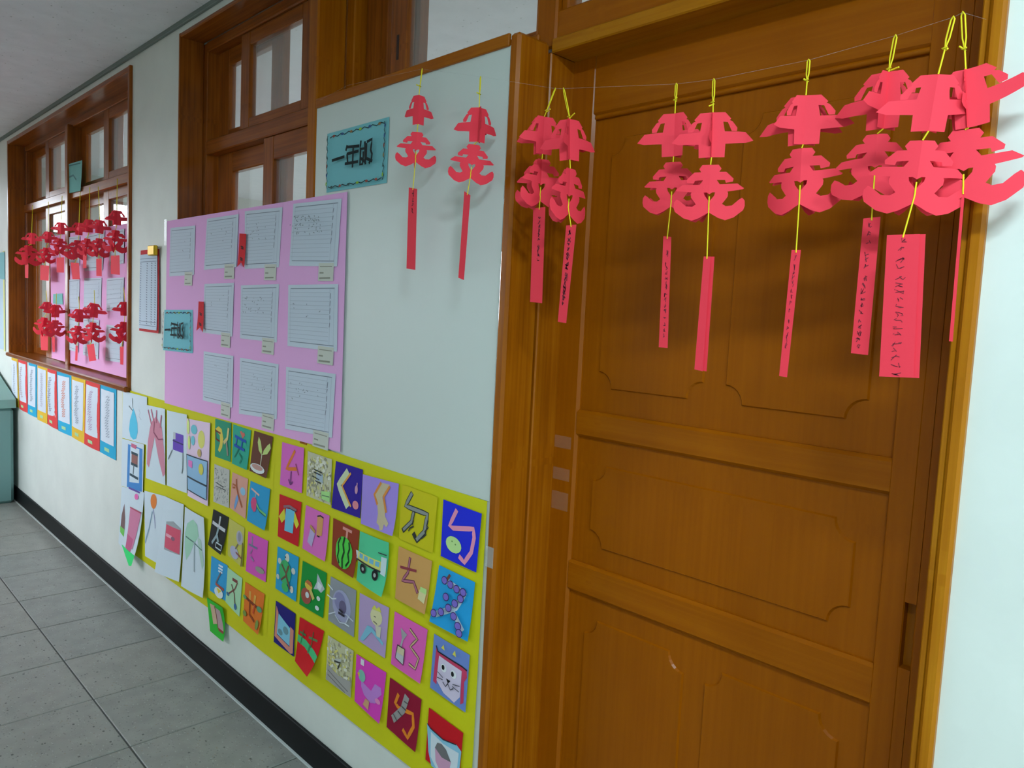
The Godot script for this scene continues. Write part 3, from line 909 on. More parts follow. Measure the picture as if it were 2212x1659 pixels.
func build_cards() -> void:
	# pencil drawings on white sheets
	var g := "pencil drawings on the yellow sheet"
	var wh := c8(214, 226, 234)
	var gy := [120, 130, 134]
	var none := [0.0, 0.0, 0.0, 0.0]
	sheet("pupil_drawing", "white drawing of a long blue water drop", "drawing", g, [-3.9338, 1.0286, -3.5989, 1.0333, -3.603, 0.8134, -3.9405, 0.7966], 0.009, wh, [["p", [92, 200, 232], [[0.46, 0.3], [0.55, 0.42], [0.64, 0.6], [0.66, 0.78], [0.6, 0.93], [0.48, 0.97], [0.36, 0.92], [0.3, 0.78], [0.33, 0.58], [0.41, 0.42]]], ["s", gy, 0.02, [[0.28, 0.28], [0.44, 0.36]]], ["s", gy, 0.015, [[0.42, 0.1], [0.44, 0.3]]], ["s", [180, 190, 196], 0.01, [[0.7, 0.3], [0.76, 0.36], [0.7, 0.44], [0.8, 0.5]]]])
	sheet("pupil_drawing", "white drawing of two long rosy red birds' wings", "drawing", g, [-3.5982, 0.9981, -3.3742, 1.0062, -3.3616, 0.6712, -3.6042, 0.6588], 0.0095, wh, [["p", [214, 140, 160], [[0.3, 0.22], [0.55, 0.12], [0.85, 0.25], [0.98, 0.6], [1.0, 0.85], [0.9, 0.9], [0.7, 0.68], [0.5, 0.4], [0.35, 0.6], [0.18, 0.84], [0.06, 0.8], [0.1, 0.5], [0.22, 0.3]]], ["s", [196, 118, 140], 0.05, [[0.1, 0.07], [0.3, 0.24]]], ["s", [196, 118, 140], 0.05, [[0.28, 0.05], [0.45, 0.2]]], ["s", [196, 118, 140], 0.05, [[0.58, 0.05], [0.58, 0.2]]], ["s", [196, 118, 140], 0.05, [[0.84, 0.1], [0.78, 0.25]]], ["s", [168, 92, 118], 0.03, [[0.48, 0.2], [0.45, 0.34], [0.7, 0.42], [0.92, 0.4]]]], none, 0.003)
	sheet("pupil_drawing", "white drawing of a purple two-storey box with grey legs", "drawing", g, [-3.3505, 1.0032, -3.1307, 1.0115, -3.1207, 0.6838, -3.3459, 0.6742], 0.009, wh, [["p", [112, 78, 188], [[0.38, 0.26], [0.86, 0.27], [0.86, 0.5], [0.36, 0.49]]], ["p", [190, 196, 200], [[0.38, 0.26], [0.5, 0.26], [0.5, 0.35], [0.38, 0.35]]], ["s", [70, 60, 110], 0.025, [[0.37, 0.37], [0.86, 0.39]]], ["s", gy, 0.03, [[0.34, 0.5], [0.1, 0.64]]], ["s", gy, 0.03, [[0.85, 0.5], [0.84, 0.7], [0.8, 0.76]]]], none, 0.004)
	sheet("pupil_drawing", "pink drawing with a blue box below yellow and blue blobs", "drawing", g, [-3.1303, 0.9963, -2.8921, 1.0082, -2.9021, 0.676, -3.1072, 0.6765], 0.011, c8(234, 206, 228), [["e", [226, 220, 120], 0.68, 0.22, 0.14, 0.11], ["e", [120, 200, 214], 0.36, 0.12, 0.14, 0.06], ["e", [120, 200, 214], 0.32, 0.26, 0.09, 0.06], ["e", [220, 236, 140], 0.1, 0.1, 0.06, 0.1], ["e", [220, 236, 140], 0.14, 0.3, 0.06, 0.09], ["e", [206, 176, 110], 0.62, 0.39, 0.08, 0.05], ["p", [150, 190, 222], [[0.02, 0.46], [0.96, 0.46], [0.96, 0.93], [0.05, 0.91]]], ["s", [60, 70, 80], 0.02, [[0.02, 0.46], [0.96, 0.46], [0.96, 0.93], [0.05, 0.91], [0.02, 0.46]]], ["s", [60, 70, 80], 0.03, [[0.04, 0.74], [0.95, 0.76]]], ["p", [236, 130, 200], [[0.12, 0.52], [0.32, 0.52], [0.32, 0.61], [0.12, 0.6]]], ["e", [216, 206, 90], 0.72, 0.58, 0.1, 0.07]], none, 0.003)
	sheet("pupil_drawing", "white drawing of a blue framed tablet with brown screen", "drawing", g, [-3.9405, 0.7933, -3.6294, 0.811, -3.6426, 0.579, -3.9473, 0.5565], 0.0105, wh, [["p", [74, 140, 206], [[0.3, 0.08], [0.95, 0.1], [0.97, 0.98], [0.28, 0.98]]], ["p", [214, 228, 238], [[0.42, 0.1], [0.82, 0.12], [0.84, 0.82], [0.4, 0.86]]], ["p", [156, 106, 100], [[0.48, 0.24], [0.76, 0.26], [0.76, 0.46], [0.48, 0.44]]], ["p", [206, 110, 140], [[0.46, 0.04], [0.7, 0.06], [0.68, 0.14], [0.46, 0.12]]], ["s", [60, 80, 90], 0.04, [[0.48, 0.23], [0.76, 0.25]]], ["s", [60, 80, 90], 0.04, [[0.48, 0.46], [0.76, 0.48]]], ["s", gy, 0.025, [[0.6, 0.48], [0.58, 0.66]]], ["s", [60, 80, 90], 0.04, [[0.44, 0.69], [0.8, 0.73]]], ["s", [110, 90, 170], 0.03, [[0.4, 0.98], [0.9, 1.0]]]])
	sheet("pupil_drawing", "white drawing of a brown bottle and pink tower with bright green foot", "drawing", g, [-3.9346, 0.5557, -3.6174, 0.5882, -3.6791, 0.2465, -3.9803, 0.2588], 0.012, wh, [["p", [128, 98, 98], [[0.2, 0.27], [0.3, 0.5], [0.32, 0.68], [0.08, 0.68], [0.1, 0.48]]], ["p", [122, 206, 96], [[0.06, 0.68], [0.32, 0.68], [0.32, 0.8], [0.08, 0.78]]], ["p", [214, 132, 164], [[0.5, 0.28], [0.96, 0.3], [0.84, 0.86], [0.5, 0.86]]], ["p", [206, 100, 140], [[0.5, 0.7], [0.8, 0.72], [0.78, 0.92], [0.5, 0.92]]], ["e", [246, 120, 188], 0.72, 0.09, 0.08, 0.045], ["s", [190, 90, 110], 0.02, [[0.5, 0.28], [0.96, 0.3]]], ["p", [60, 226, 122], [[0.26, 0.94], [0.6, 0.92], [1.02, 0.9], [1.04, 1.04], [0.92, 1.07], [0.6, 1.02]]]], [0.0, 0.0, 0.03, 0.0], 0.004)
	sheet("pupil_drawing", "white drawing of an orange lollipop with crossed sticks", "drawing", g, [-3.6175, 0.5967, -3.3629, 0.623, -3.4477, 0.2985, -3.6016, 0.2914], 0.0115, wh, [["e", [236, 134, 60], 0.5, 0.12, 0.16, 0.11], ["s", [150, 150, 190], 0.03, [[0.5, 0.24], [0.6, 0.36], [0.68, 0.5]]], ["s", [150, 180, 200], 0.04, [[0.46, 0.28], [0.3, 0.55], [0.04, 0.78]]]])
	sheet("pupil_drawing", "white drawing of a red square tin with grey lid", "drawing", g, [-3.3629, 0.6246, -3.1411, 0.6327, -3.1627, 0.2968, -3.4423, 0.2631], 0.0135, wh, [["p", [164, 170, 174], [[0.28, 0.3], [0.62, 0.26], [0.94, 0.32], [0.96, 0.66], [0.3, 0.66]]], ["p", [222, 92, 116], [[0.3, 0.33], [0.94, 0.34], [0.94, 0.65], [0.32, 0.63]]], ["p", [236, 170, 186], [[0.34, 0.44], [0.6, 0.45], [0.6, 0.49], [0.34, 0.48]]], ["e", [146, 100, 120], 0.66, 0.48, 0.08, 0.025]], [0, 0, 0.008, 0.01], 0.006)
	sheet("pupil_drawing", "white drawing of a pale green drooping leaf plant", "drawing", g, [-3.133, 0.6252, -2.9248, 0.6257, -2.9102, 0.3045, -3.1543, 0.2803], 0.0115, wh, [["p", [168, 214, 188], [[0.2, 0.18], [0.5, 0.09], [0.7, 0.13], [0.78, 0.26], [0.56, 0.4], [0.4, 0.54], [0.22, 0.64], [0.1, 0.5], [0.08, 0.32]]], ["p", [184, 214, 198], [[0.72, 0.28], [0.86, 0.3], [0.98, 0.6], [0.92, 0.66], [0.8, 0.46]]], ["s", [96, 130, 120], 0.025, [[0.16, 0.35], [0.55, 0.36], [0.9, 0.42]]], ["s", [176, 190, 196], 0.04, [[0.6, 0.36], [0.62, 0.72]]]], [0, 0.006, 0.012, 0.004], 0.007)
	build_folders()
	# 15 cm picture cards
	var q := {"banana": [-2.849, 1.0307, -2.7075, 1.0319, -2.7083, 0.8858, -2.8479, 0.8839], "heart": [-2.6893, 1.0304, -2.5428, 1.0282, -2.5631, 0.8814, -2.6951, 0.8824], "sprout": [-2.5168, 1.0303, -2.3772, 1.029, -2.4091, 0.8798, -2.5486, 0.8812], "news_grey": [-2.851, 0.8539, -2.715, 0.8544, -2.7146, 0.709, -2.8555, 0.7044], "salmon": [-2.6887, 0.8505, -2.5593, 0.8491, -2.5738, 0.6992, -2.7094, 0.7118], "balloon": [-2.5387, 0.8464, -2.3886, 0.8452, -2.4088, 0.6965, -2.5627, 0.6962], "black": [-2.8544, 0.6747, -2.7132, 0.6735, -2.7543, 0.5204, -2.8922, 0.524], "khaki": [-2.7105, 0.6712, -2.5798, 0.6643, -2.5861, 0.5163, -2.7182, 0.5269], "magenta": [-2.5489, 0.6593, -2.3959, 0.6611, -2.4073, 0.5114, -2.5635, 0.5085], "fork": [-2.8662, 0.4851, -2.7166, 0.4864, -2.7313, 0.3438, -2.8756, 0.3423], "palegreen": [-2.7164, 0.4806, -2.5906, 0.4726, -2.6084, 0.3213, -2.7312, 0.3408], "orange": [-2.5654, 0.4668, -2.4132, 0.4663, -2.4376, 0.3133, -2.5779, 0.3169], "legs": [-2.8998, 0.3074, -2.7313, 0.3205, -2.7221, 0.1883, -2.8684, 0.1791], "arrow": [-2.3104, 1.0209, -2.1643, 1.0234, -2.1714, 0.8746, -2.3194, 0.8748], "shirt": [-2.32, 0.8422, -2.1719, 0.8448, -2.1861, 0.6941, -2.3271, 0.695], "turtle": [-2.3255, 0.6603, -2.1805, 0.6603, -2.192, 0.5074, -2.3348, 0.5111], "tv": [-2.3296, 0.4692, -2.193, 0.4662, -2.1979, 0.3177, -2.3392, 0.3201], "news_beige": [-2.1399, 1.0175, -1.9939, 1.0153, -1.9941, 0.8727, -2.1413, 0.8733], "pipes": [-2.1426, 0.8421, -1.9985, 0.8388, -2.0121, 0.6919, -2.1586, 0.6961], "squirrel": [-2.1546, 0.6557, -2.0048, 0.6566, -2.0205, 0.508, -2.1699, 0.5067], "plants": [-2.1639, 0.4648, -2.0115, 0.4688, -2.056, 0.3127, -2.1819, 0.3106], "chevron": [-1.9706, 1.0142, -1.8244, 1.0134, -1.8304, 0.8692, -1.9887, 0.8664], "melon": [-1.9766, 0.8372, -1.8315, 0.8323, -1.8481, 0.6864, -1.9793, 0.6918], "web": [-1.9817, 0.6532, -1.8381, 0.6506, -1.8438, 0.5067, -1.9893, 0.512], "news_box": [-1.9875, 0.4638, -1.8429, 0.4651, -1.85, 0.3171, -1.9937, 0.3199], "arm": [-1.8237, 1.0003, -1.6475, 1.0058, -1.6555, 0.8602, -1.8256, 0.8547], "bus": [-1.8283, 0.8317, -1.6754, 0.8362, -1.6886, 0.68, -1.8359, 0.6831], "boy": [-1.8195, 0.6494, -1.6716, 0.6506, -1.6831, 0.5008, -1.8194, 0.5059], "rooster": [-1.8268, 0.4619, -1.6743, 0.4624, -1.6922, 0.3071, -1.829, 0.3166], "saw": [-1.6297, 1.0079, -1.4784, 1.0037, -1.4895, 0.8546, -1.6385, 0.8571], "tan": [-1.6372, 0.8352, -1.4906, 0.8324, -1.5055, 0.6867, -1.6458, 0.6865], "brush": [-1.645, 0.6492, -1.4978, 0.6464, -1.5161, 0.4936, -1.6537, 0.4964], "maroon": [-1.656, 0.4556, -1.5117, 0.4502, -1.5248, 0.2992, -1.6639, 0.3081], "royal": [-1.4552, 1.0026, -1.3093, 0.9978, -1.3196, 0.8501, -1.4566, 0.8553], "grapes": [-1.4612, 0.8304, -1.3218, 0.8251, -1.333, 0.6733, -1.4844, 0.6753], "bread": [-1.4701, 0.6453, -1.329, 0.6388, -1.336, 0.4889, -1.4779, 0.4972], "bowl": [-1.479, 0.4421, -1.3404, 0.4332, -1.349, 0.288, -1.4852, 0.2964]}
	var br := [120, 66, 48]
	var L := [
		["banana", "green card with a yellow banana and brown frame", [46, 150, 116], [["p", [222, 200, 84], [[0.05, 0.25], [0.25, 0.17], [0.45, 0.22], [0.57, 0.45], [0.5, 0.7], [0.35, 0.84], [0.22, 0.8], [0.36, 0.6], [0.34, 0.4], [0.15, 0.33]]], ["s", br, 0.05, [[0.02, 0.3], [0.38, 0.34]]], ["s", br, 0.05, [[0.06, 0.32], [0.08, 0.52], [0.34, 0.55]]], ["s", [216, 198, 130], 0.1, [[0.88, 0.16], [0.82, 0.42], [0.62, 0.55]]], ["s", [150, 146, 130], 0.09, [[0.78, 0.52], [0.86, 0.84]]]], [0, 0, 0, 0]],
		["heart", "teal card with a small red heart over blue strokes", [44, 166, 140], [["p", [206, 112, 100], [[0.42, 0.12], [0.52, 0.09], [0.58, 0.13], [0.66, 0.11], [0.72, 0.17], [0.6, 0.27]]], ["s", [36, 84, 176], 0.07, [[0.16, 0.27], [0.8, 0.32]]], ["s", [36, 84, 176], 0.06, [[0.3, 0.28], [0.24, 0.5]]], ["s", [36, 84, 176], 0.06, [[0.62, 0.31], [0.58, 0.52]]], ["s", [36, 84, 176], 0.07, [[0.16, 0.5], [0.76, 0.54]]], ["s", [30, 120, 96], 0.04, [[0.45, 0.55], [0.2, 0.8]]], ["s", [30, 120, 96], 0.04, [[0.5, 0.66], [0.66, 0.76], [0.56, 0.9]]]], [0, 0, 0.004, 0]],
		["sprout", "brown card with a green sprout in a white dish", [104, 58, 40], [["p", [196, 214, 128], [[0.3, 0.1], [0.44, 0.2], [0.58, 0.42], [0.56, 0.5], [0.4, 0.42], [0.28, 0.24]]], ["p", [196, 214, 128], [[0.92, 0.17], [0.99, 0.28], [0.86, 0.44], [0.62, 0.5], [0.66, 0.38], [0.8, 0.24]]], ["s", [206, 204, 176], 0.035, [[0.6, 0.48], [0.6, 0.76]]], ["e", [220, 226, 226], 0.45, 0.86, 0.42, 0.11], ["e", [196, 150, 140], 0.45, 0.83, 0.32, 0.065]], [0, 0, 0.006, 0]],
		["news_grey", "grey newsprint card with faint dark scribbles", [198, 196, 188], [["n", [168, 168, 162], 60, 0.03], ["n", [112, 120, 112], 26, 0.018], ["s", [90, 94, 92], 0.025, [[0.16, 0.46], [0.7, 0.5]]], ["s", [90, 94, 92], 0.02, [[0.2, 0.55], [0.8, 0.56]]]], [0, 0, 0, 0]],
		["salmon", "salmon card with a brown stick and blue leaf", [222, 162, 144], [["e", [150, 196, 224], 0.76, 0.36, 0.15, 0.1], ["p", [120, 164, 216], [[0.5, 0.46], [0.56, 0.56], [0.46, 0.78], [0.34, 0.96], [0.3, 0.86], [0.38, 0.6]]], ["s", [174, 92, 56], 0.07, [[0.32, 0.14], [0.36, 0.3], [0.52, 0.52], [0.78, 0.76]]], ["s", [190, 110, 70], 0.05, [[0.34, 0.3], [0.12, 0.3], [0.14, 0.4], [0.3, 0.36]]]], [0, 0, 0, 0]],
		["balloon", "sky blue card with a magenta half disc and green vine", [44, 156, 206], [["s", [226, 178, 170], 0.05, [[0.1, 0.17], [0.52, 0.25]]], ["s", [190, 180, 190], 0.04, [[0.36, 0.24], [0.34, 0.36]]], ["p", [216, 80, 128], [[0.3, 0.34], [0.42, 0.38], [0.46, 0.5], [0.44, 0.66], [0.34, 0.7], [0.2, 0.62], [0.14, 0.5], [0.2, 0.38]]], ["s", [120, 196, 120], 0.05, [[0.46, 0.48], [0.6, 0.58], [0.95, 0.64]]], ["s", [50, 110, 80], 0.02, [[0.5, 0.55], [0.66, 0.63], [0.95, 0.68]]]], [0, 0, 0.008, 0]],
		["black", "black card with a pale grey stick character", [34, 34, 32], [["s", [196, 200, 204], 0.09, [[0.52, 0.1], [0.52, 0.38]]], ["s", [206, 206, 212], 0.1, [[0.1, 0.34], [0.9, 0.38]]], ["s", [150, 170, 176], 0.1, [[0.52, 0.4], [0.48, 0.62], [0.28, 0.86]]], ["s", [150, 170, 176], 0.1, [[0.5, 0.6], [0.66, 0.74]]], ["s", [196, 208, 214], 0.035, [[0.56, 0.78], [0.92, 0.78], [0.96, 0.9], [0.58, 0.9], [0.56, 0.78]]]], [0, 0, 0.012, 0.004]],
		["khaki", "khaki card with lavender pencil ovals", [204, 196, 96], [["e", [182, 176, 186], 0.74, 0.32, 0.2, 0.18], ["e", [150, 146, 160], 0.74, 0.3, 0.1, 0.12], ["e", [184, 182, 206], 0.46, 0.78, 0.28, 0.16], ["s", [150, 80, 74], 0.05, [[0.58, 0.74], [0.95, 0.8]]], ["s", [130, 120, 110], 0.04, [[0.68, 0.5], [0.54, 0.66]]], ["s", [110, 100, 40], 0.05, [[0.96, 0.4], [0.96, 0.98]]]], [0, 0, 0.004, 0]],
		["magenta", "magenta card with grey strokes and a grey pebble", [222, 88, 186], [["s", [150, 140, 160], 0.06, [[0.24, 0.08], [0.26, 0.3]]], ["s", [120, 120, 150], 0.05, [[0.1, 0.3], [0.52, 0.3]]], ["s", [170, 120, 170], 0.05, [[0.28, 0.38], [0.22, 0.5]]], ["s", [160, 130, 170], 0.05, [[0.24, 0.58], [0.4, 0.64]]], ["e", [158, 152, 140], 0.72, 0.78, 0.22, 0.075]], [0, 0, 0, 0]],
		["fork", "sky blue card with a white fork and fried egg", [54, 160, 214], [["s", [220, 232, 240], 0.05, [[0.5, 0.12], [0.74, 0.12]]], ["s", [220, 232, 240], 0.05, [[0.5, 0.2], [0.74, 0.2]]], ["s", [220, 232, 240], 0.05, [[0.52, 0.28], [0.74, 0.28]]], ["s", [110, 110, 120], 0.06, [[0.66, 0.3], [0.4, 0.66]]], ["s", [170, 84, 70], 0.07, [[0.4, 0.68], [0.88, 0.72]]], ["e", [226, 232, 228], 0.6, 0.88, 0.27, 0.15], ["p", [232, 206, 60], [[0.46, 0.76], [0.78, 0.78], [0.6, 0.9]]]], [0, 0, 0, 0]],
		["palegreen", "pale green card with brown cross sticks and blue tips", [176, 220, 176], [["s", [134, 74, 70], 0.09, [[0.42, 0.2], [0.72, 0.18]]], ["s", [130, 84, 74], 0.05, [[0.74, 0.2], [0.6, 0.42], [0.2, 0.68]]], ["s", [130, 84, 74], 0.05, [[0.38, 0.36], [0.6, 0.54], [0.68, 0.78]]], ["e", [70, 120, 150], 0.16, 0.7, 0.1, 0.05], ["e", [70, 110, 160], 0.72, 0.84, 0.09, 0.08]], [0, 0, 0, 0]],
		["orange", "orange card with brown branches and green leaves", [232, 120, 36], [["s", [226, 170, 80], 0.1, [[0.3, 0.16], [0.32, 0.36]]], ["s", [226, 170, 80], 0.1, [[0.58, 0.18], [0.56, 0.5]]], ["s", [130, 60, 30], 0.07, [[0.1, 0.36], [0.8, 0.42]]], ["s", [150, 64, 24], 0.06, [[0.34, 0.38], [0.38, 0.7], [0.68, 0.78]]], ["s", [214, 80, 40], 0.07, [[0.6, 0.4], [0.58, 0.6]]], ["e", [110, 160, 100], 0.06, 0.36, 0.1, 0.05], ["e", [96, 156, 110], 0.86, 0.42, 0.13, 0.07], ["e", [130, 150, 70], 0.12, 0.76, 0.12, 0.07], ["e", [130, 150, 70], 0.86, 0.8, 0.08, 0.12]], [0, 0, 0.01, 0]],
		["legs", "bright green card with two flesh-toned legs, hanging below the yellow sheet", [52, 190, 52], [["p", [214, 180, 150], [[0.18, 0.12], [0.5, 0.1], [0.56, 0.62], [0.3, 0.7]]], ["p", [190, 160, 160], [[0.5, 0.14], [0.8, 0.16], [0.96, 0.74], [0.64, 0.74]]], ["s", [140, 90, 80], 0.05, [[0.5, 0.12], [0.62, 0.72]]], ["s", [150, 70, 60], 0.06, [[0.66, 0.74], [0.94, 0.76]]]], [0.002, 0.012, 0.01, 0]],
		["arrow", "pink card with an orange zigzag and purple arrow", [224, 108, 196], [["s", [230, 124, 44], 0.08, [[0.62, 0.12], [0.28, 0.58], [0.76, 0.5]]], ["s", [170, 70, 110], 0.04, [[0.7, 0.4], [0.84, 0.62]]], ["s", [120, 60, 120], 0.04, [[0.52, 0.6], [0.5, 0.88]]], ["s", [120, 60, 120], 0.04, [[0.42, 0.8], [0.5, 0.9], [0.6, 0.82]]]], [0, 0, 0, 0]],
		["shirt", "red card with a yellow-sleeved blue shirt", [208, 20, 30], [["p", [222, 214, 60], [[0.28, 0.28], [0.02, 0.52], [0.18, 0.64], [0.36, 0.5]]], ["p", [222, 214, 60], [[0.74, 0.24], [0.98, 0.5], [0.88, 0.62], [0.7, 0.44]]], ["p", [110, 192, 222], [[0.36, 0.26], [0.76, 0.22], [0.74, 0.76], [0.34, 0.78]]], ["s", [150, 110, 120], 0.06, [[0.26, 0.24], [0.52, 0.18], [0.82, 0.22]]], ["s", [70, 60, 70], 0.02, [[0.5, 0.22], [0.7, 0.24], [0.84, 0.24]]]], [0, 0, 0, 0]],
		["turtle", "sky blue card with a green turtle and brown cross", [44, 160, 206], [["e", [224, 220, 204], 0.5, 0.14, 0.1, 0.1], ["e", [206, 210, 200], 0.16, 0.3, 0.09, 0.07], ["e", [206, 210, 200], 0.82, 0.36, 0.09, 0.07], ["e", [196, 204, 190], 0.12, 0.68, 0.08, 0.06], ["e", [224, 214, 196], 0.8, 0.78, 0.08, 0.08], ["e", [66, 176, 106], 0.46, 0.48, 0.28, 0.28], ["e", [70, 180, 96], 0.5, 0.82, 0.16, 0.1], ["s", [110, 80, 60], 0.05, [[0.3, 0.34], [0.56, 0.52], [0.3, 0.7]]], ["s", [120, 84, 62], 0.06, [[0.62, 0.3], [0.52, 0.52], [0.74, 0.78]]], ["e", [60, 60, 60], 0.46, 0.13, 0.025, 0.02]], [0, 0, 0, 0]],
		["tv", "navy card with a salmon-framed pale blue screen", [30, 24, 116], [["p", [218, 140, 122], [[0.06, 0.1], [0.18, 0.22], [0.16, 0.76], [0.8, 0.84], [0.8, 0.36], [0.96, 0.4], [0.96, 0.94], [0.84, 0.98], [0.04, 0.84]]], ["p", [132, 198, 222], [[0.2, 0.24], [0.8, 0.4], [0.8, 0.82], [0.16, 0.74]]], ["e", [110, 150, 160], 0.6, 0.52, 0.13, 0.09], ["e", [110, 150, 160], 0.34, 0.64, 0.12, 0.07]], [0, 0, 0, 0]],
		["news_beige", "beige newsprint card with black strokes and a green corner", [204, 198, 166], [["n", [158, 152, 126], 80, 0.05], ["n", [218, 210, 130], 46, 0.05], ["n", [226, 222, 206], 50, 0.05], ["p", [172, 186, 200], [[0.42, 0.38], [0.7, 0.4], [0.7, 0.58], [0.44, 0.56]]], ["s", [50, 54, 56], 0.025, [[0.32, 0.34], [0.66, 0.36]]], ["s", [50, 54, 56], 0.025, [[0.32, 0.4], [0.64, 0.42]]], ["s", [50, 54, 56], 0.025, [[0.26, 0.5], [0.56, 0.53]]], ["s", [50, 54, 56], 0.025, [[0.4, 0.58], [0.64, 0.6]]], ["p", [176, 226, 142], [[0.66, 0.76], [1.0, 0.7], [1.0, 0.94], [0.68, 0.92]]], ["s", [90, 120, 90], 0.02, [[0.7, 0.84], [0.98, 0.82]]]], [0, 0, 0, 0]],
		["pipes", "pink card with an orange tube and a lavender tube", [226, 112, 190], [["p", [222, 158, 98], [[0.54, 0.12], [0.78, 0.1], [0.78, 0.5], [0.56, 0.54]]], ["s", [60, 50, 50], 0.03, [[0.54, 0.12], [0.66, 0.08], [0.78, 0.1]]], ["s", [60, 50, 50], 0.03, [[0.6, 0.54], [0.7, 0.54]]], ["p", [190, 172, 214], [[0.3, 0.46], [0.52, 0.5], [0.42, 0.84], [0.22, 0.78]]], ["s", [196, 150, 90], 0.07, [[0.3, 0.4], [0.5, 0.48]]]], [0, 0, 0.004, 0]],
		["squirrel", "green card with a brown squirrel and white birds", [10, 146, 54], [["p", [190, 196, 204], [[0.66, 0.1], [0.86, 0.26], [0.98, 0.36], [0.86, 0.48], [0.72, 0.44], [0.56, 0.48], [0.66, 0.3]]], ["p", [226, 230, 234], [[0.7, 0.26], [0.88, 0.32], [0.82, 0.44], [0.7, 0.4]]], ["e", [170, 84, 70], 0.28, 0.72, 0.22, 0.18], ["e", [226, 190, 70], 0.36, 0.46, 0.16, 0.1], ["p", [190, 110, 60], [[0.2, 0.42], [0.3, 0.34], [0.46, 0.36], [0.52, 0.46]]], ["e", [214, 222, 224], 0.34, 0.68, 0.08, 0.07], ["s", [214, 196, 110], 0.1, [[0.46, 0.54], [0.6, 0.68]]], ["e", [220, 226, 226], 0.8, 0.62, 0.07, 0.05], ["e", [220, 226, 226], 0.78, 0.84, 0.08, 0.05]], [0, 0, 0, 0]],
		["plants", "red card with green seedlings, its lower corner curling off", [214, 12, 24], [["p", [70, 186, 122], [[0.0, 0.38], [0.4, 0.4], [0.8, 0.5], [1.0, 0.58], [1.0, 0.72], [0.7, 0.64], [0.4, 0.56], [0.0, 0.54]]], ["s", [90, 130, 80], 0.05, [[0.5, 0.3], [0.84, 0.28]]], ["s", [70, 110, 60], 0.03, [[0.64, 0.14], [0.66, 0.48]]], ["s", [80, 120, 70], 0.05, [[0.1, 0.3], [0.36, 0.3]]], ["s", [60, 100, 60], 0.03, [[0.24, 0.22], [0.24, 0.38]]], ["s", [60, 140, 90], 0.03, [[0.2, 0.4], [0.2, 0.55]]], ["s", [60, 140, 90], 0.03, [[0.6, 0.44], [0.6, 0.62]]]], [0, 0, 0.03, 0.004]],
		["chevron", "navy card with a pale chevron and small pink marks", [46, 24, 148], [["s", [206, 214, 176], 0.15, [[0.48, 0.14], [0.2, 0.46], [0.56, 0.84]]], ["s", [230, 160, 70], 0.05, [[0.6, 0.15], [0.33, 0.46], [0.68, 0.82]]], ["e", [232, 140, 150], 0.84, 0.76, 0.1, 0.09], ["e", [206, 150, 180], 0.84, 0.44, 0.05, 0.09], ["s", [206, 150, 180], 0.03, [[0.86, 0.3], [0.86, 0.4]]]], [0, 0, 0, 0]],
		["melon", "brown card with a striped green watermelon", [150, 56, 26], [["s", [226, 150, 140], 0.06, [[0.42, 0.1], [0.74, 0.1]]], ["s", [226, 150, 140], 0.07, [[0.58, 0.1], [0.58, 0.3]]], ["e", [84, 208, 74], 0.52, 0.6, 0.34, 0.34], ["s", [28, 60, 26], 0.05, [[0.36, 0.32], [0.28, 0.46], [0.32, 0.6], [0.28, 0.74], [0.36, 0.86]]], ["s", [28, 60, 26], 0.06, [[0.52, 0.28], [0.48, 0.44], [0.54, 0.58], [0.48, 0.74], [0.52, 0.92]]], ["s", [28, 60, 26], 0.05, [[0.7, 0.34], [0.74, 0.46], [0.7, 0.58], [0.76, 0.72], [0.66, 0.84]]]], [0, 0, 0.006, 0]],
		["web", "grey card with a shiny lavender web under clear tape", [150, 152, 158], [["e", [166, 164, 196], 0.5, 0.5, 0.36, 0.34], ["e", [140, 136, 176], 0.44, 0.42, 0.22, 0.2], ["e", [108, 98, 130], 0.56, 0.5, 0.14, 0.14], ["s", [226, 230, 236], 0.03, [[-0.06, 0.2], [0.14, 0.26]]], ["s", [226, 230, 236], 0.03, [[-0.06, 0.44], [0.14, 0.46], [0.3, 0.4]]], ["s", [206, 210, 220], 0.025, [[0.04, 0.84], [0.3, 0.7]]], ["s", [226, 230, 236], 0.03, [[0.66, 0.82], [0.84, 0.82]]], ["s", [206, 210, 220], 0.025, [[0.7, 0.6], [0.98, 0.66]]], ["s", [206, 210, 220], 0.025, [[0.3, 0.76], [0.5, 0.86], [0.72, 0.8], [0.82, 0.6]]], ["s", [50, 46, 56], 0.05, [[0.44, 0.66], [0.66, 0.66]]], ["s", [50, 46, 56], 0.04, [[0.46, 0.58], [0.6, 0.6]]]], [0, 0, 0, 0]],
		["news_box", "beige newsprint card with a grey box drawn low down", [204, 198, 158], [["n", [164, 156, 126], 70, 0.05], ["n", [222, 210, 120], 50, 0.05], ["n", [228, 224, 206], 40, 0.05], ["p", [172, 166, 160], [[0.06, 0.62], [0.5, 0.7], [0.98, 0.66], [0.98, 0.98], [0.04, 0.98]]], ["s", [120, 112, 108], 0.02, [[0.1, 0.74], [0.9, 0.9]]], ["s", [120, 112, 108], 0.02, [[0.1, 0.84], [0.8, 0.96]]], ["s", [196, 196, 190], 0.06, [[0.36, 0.42], [0.6, 0.34]]], ["s", [70, 66, 60], 0.04, [[0.36, 0.44], [0.58, 0.4], [0.5, 0.56]]]], [0, 0, 0, 0]],
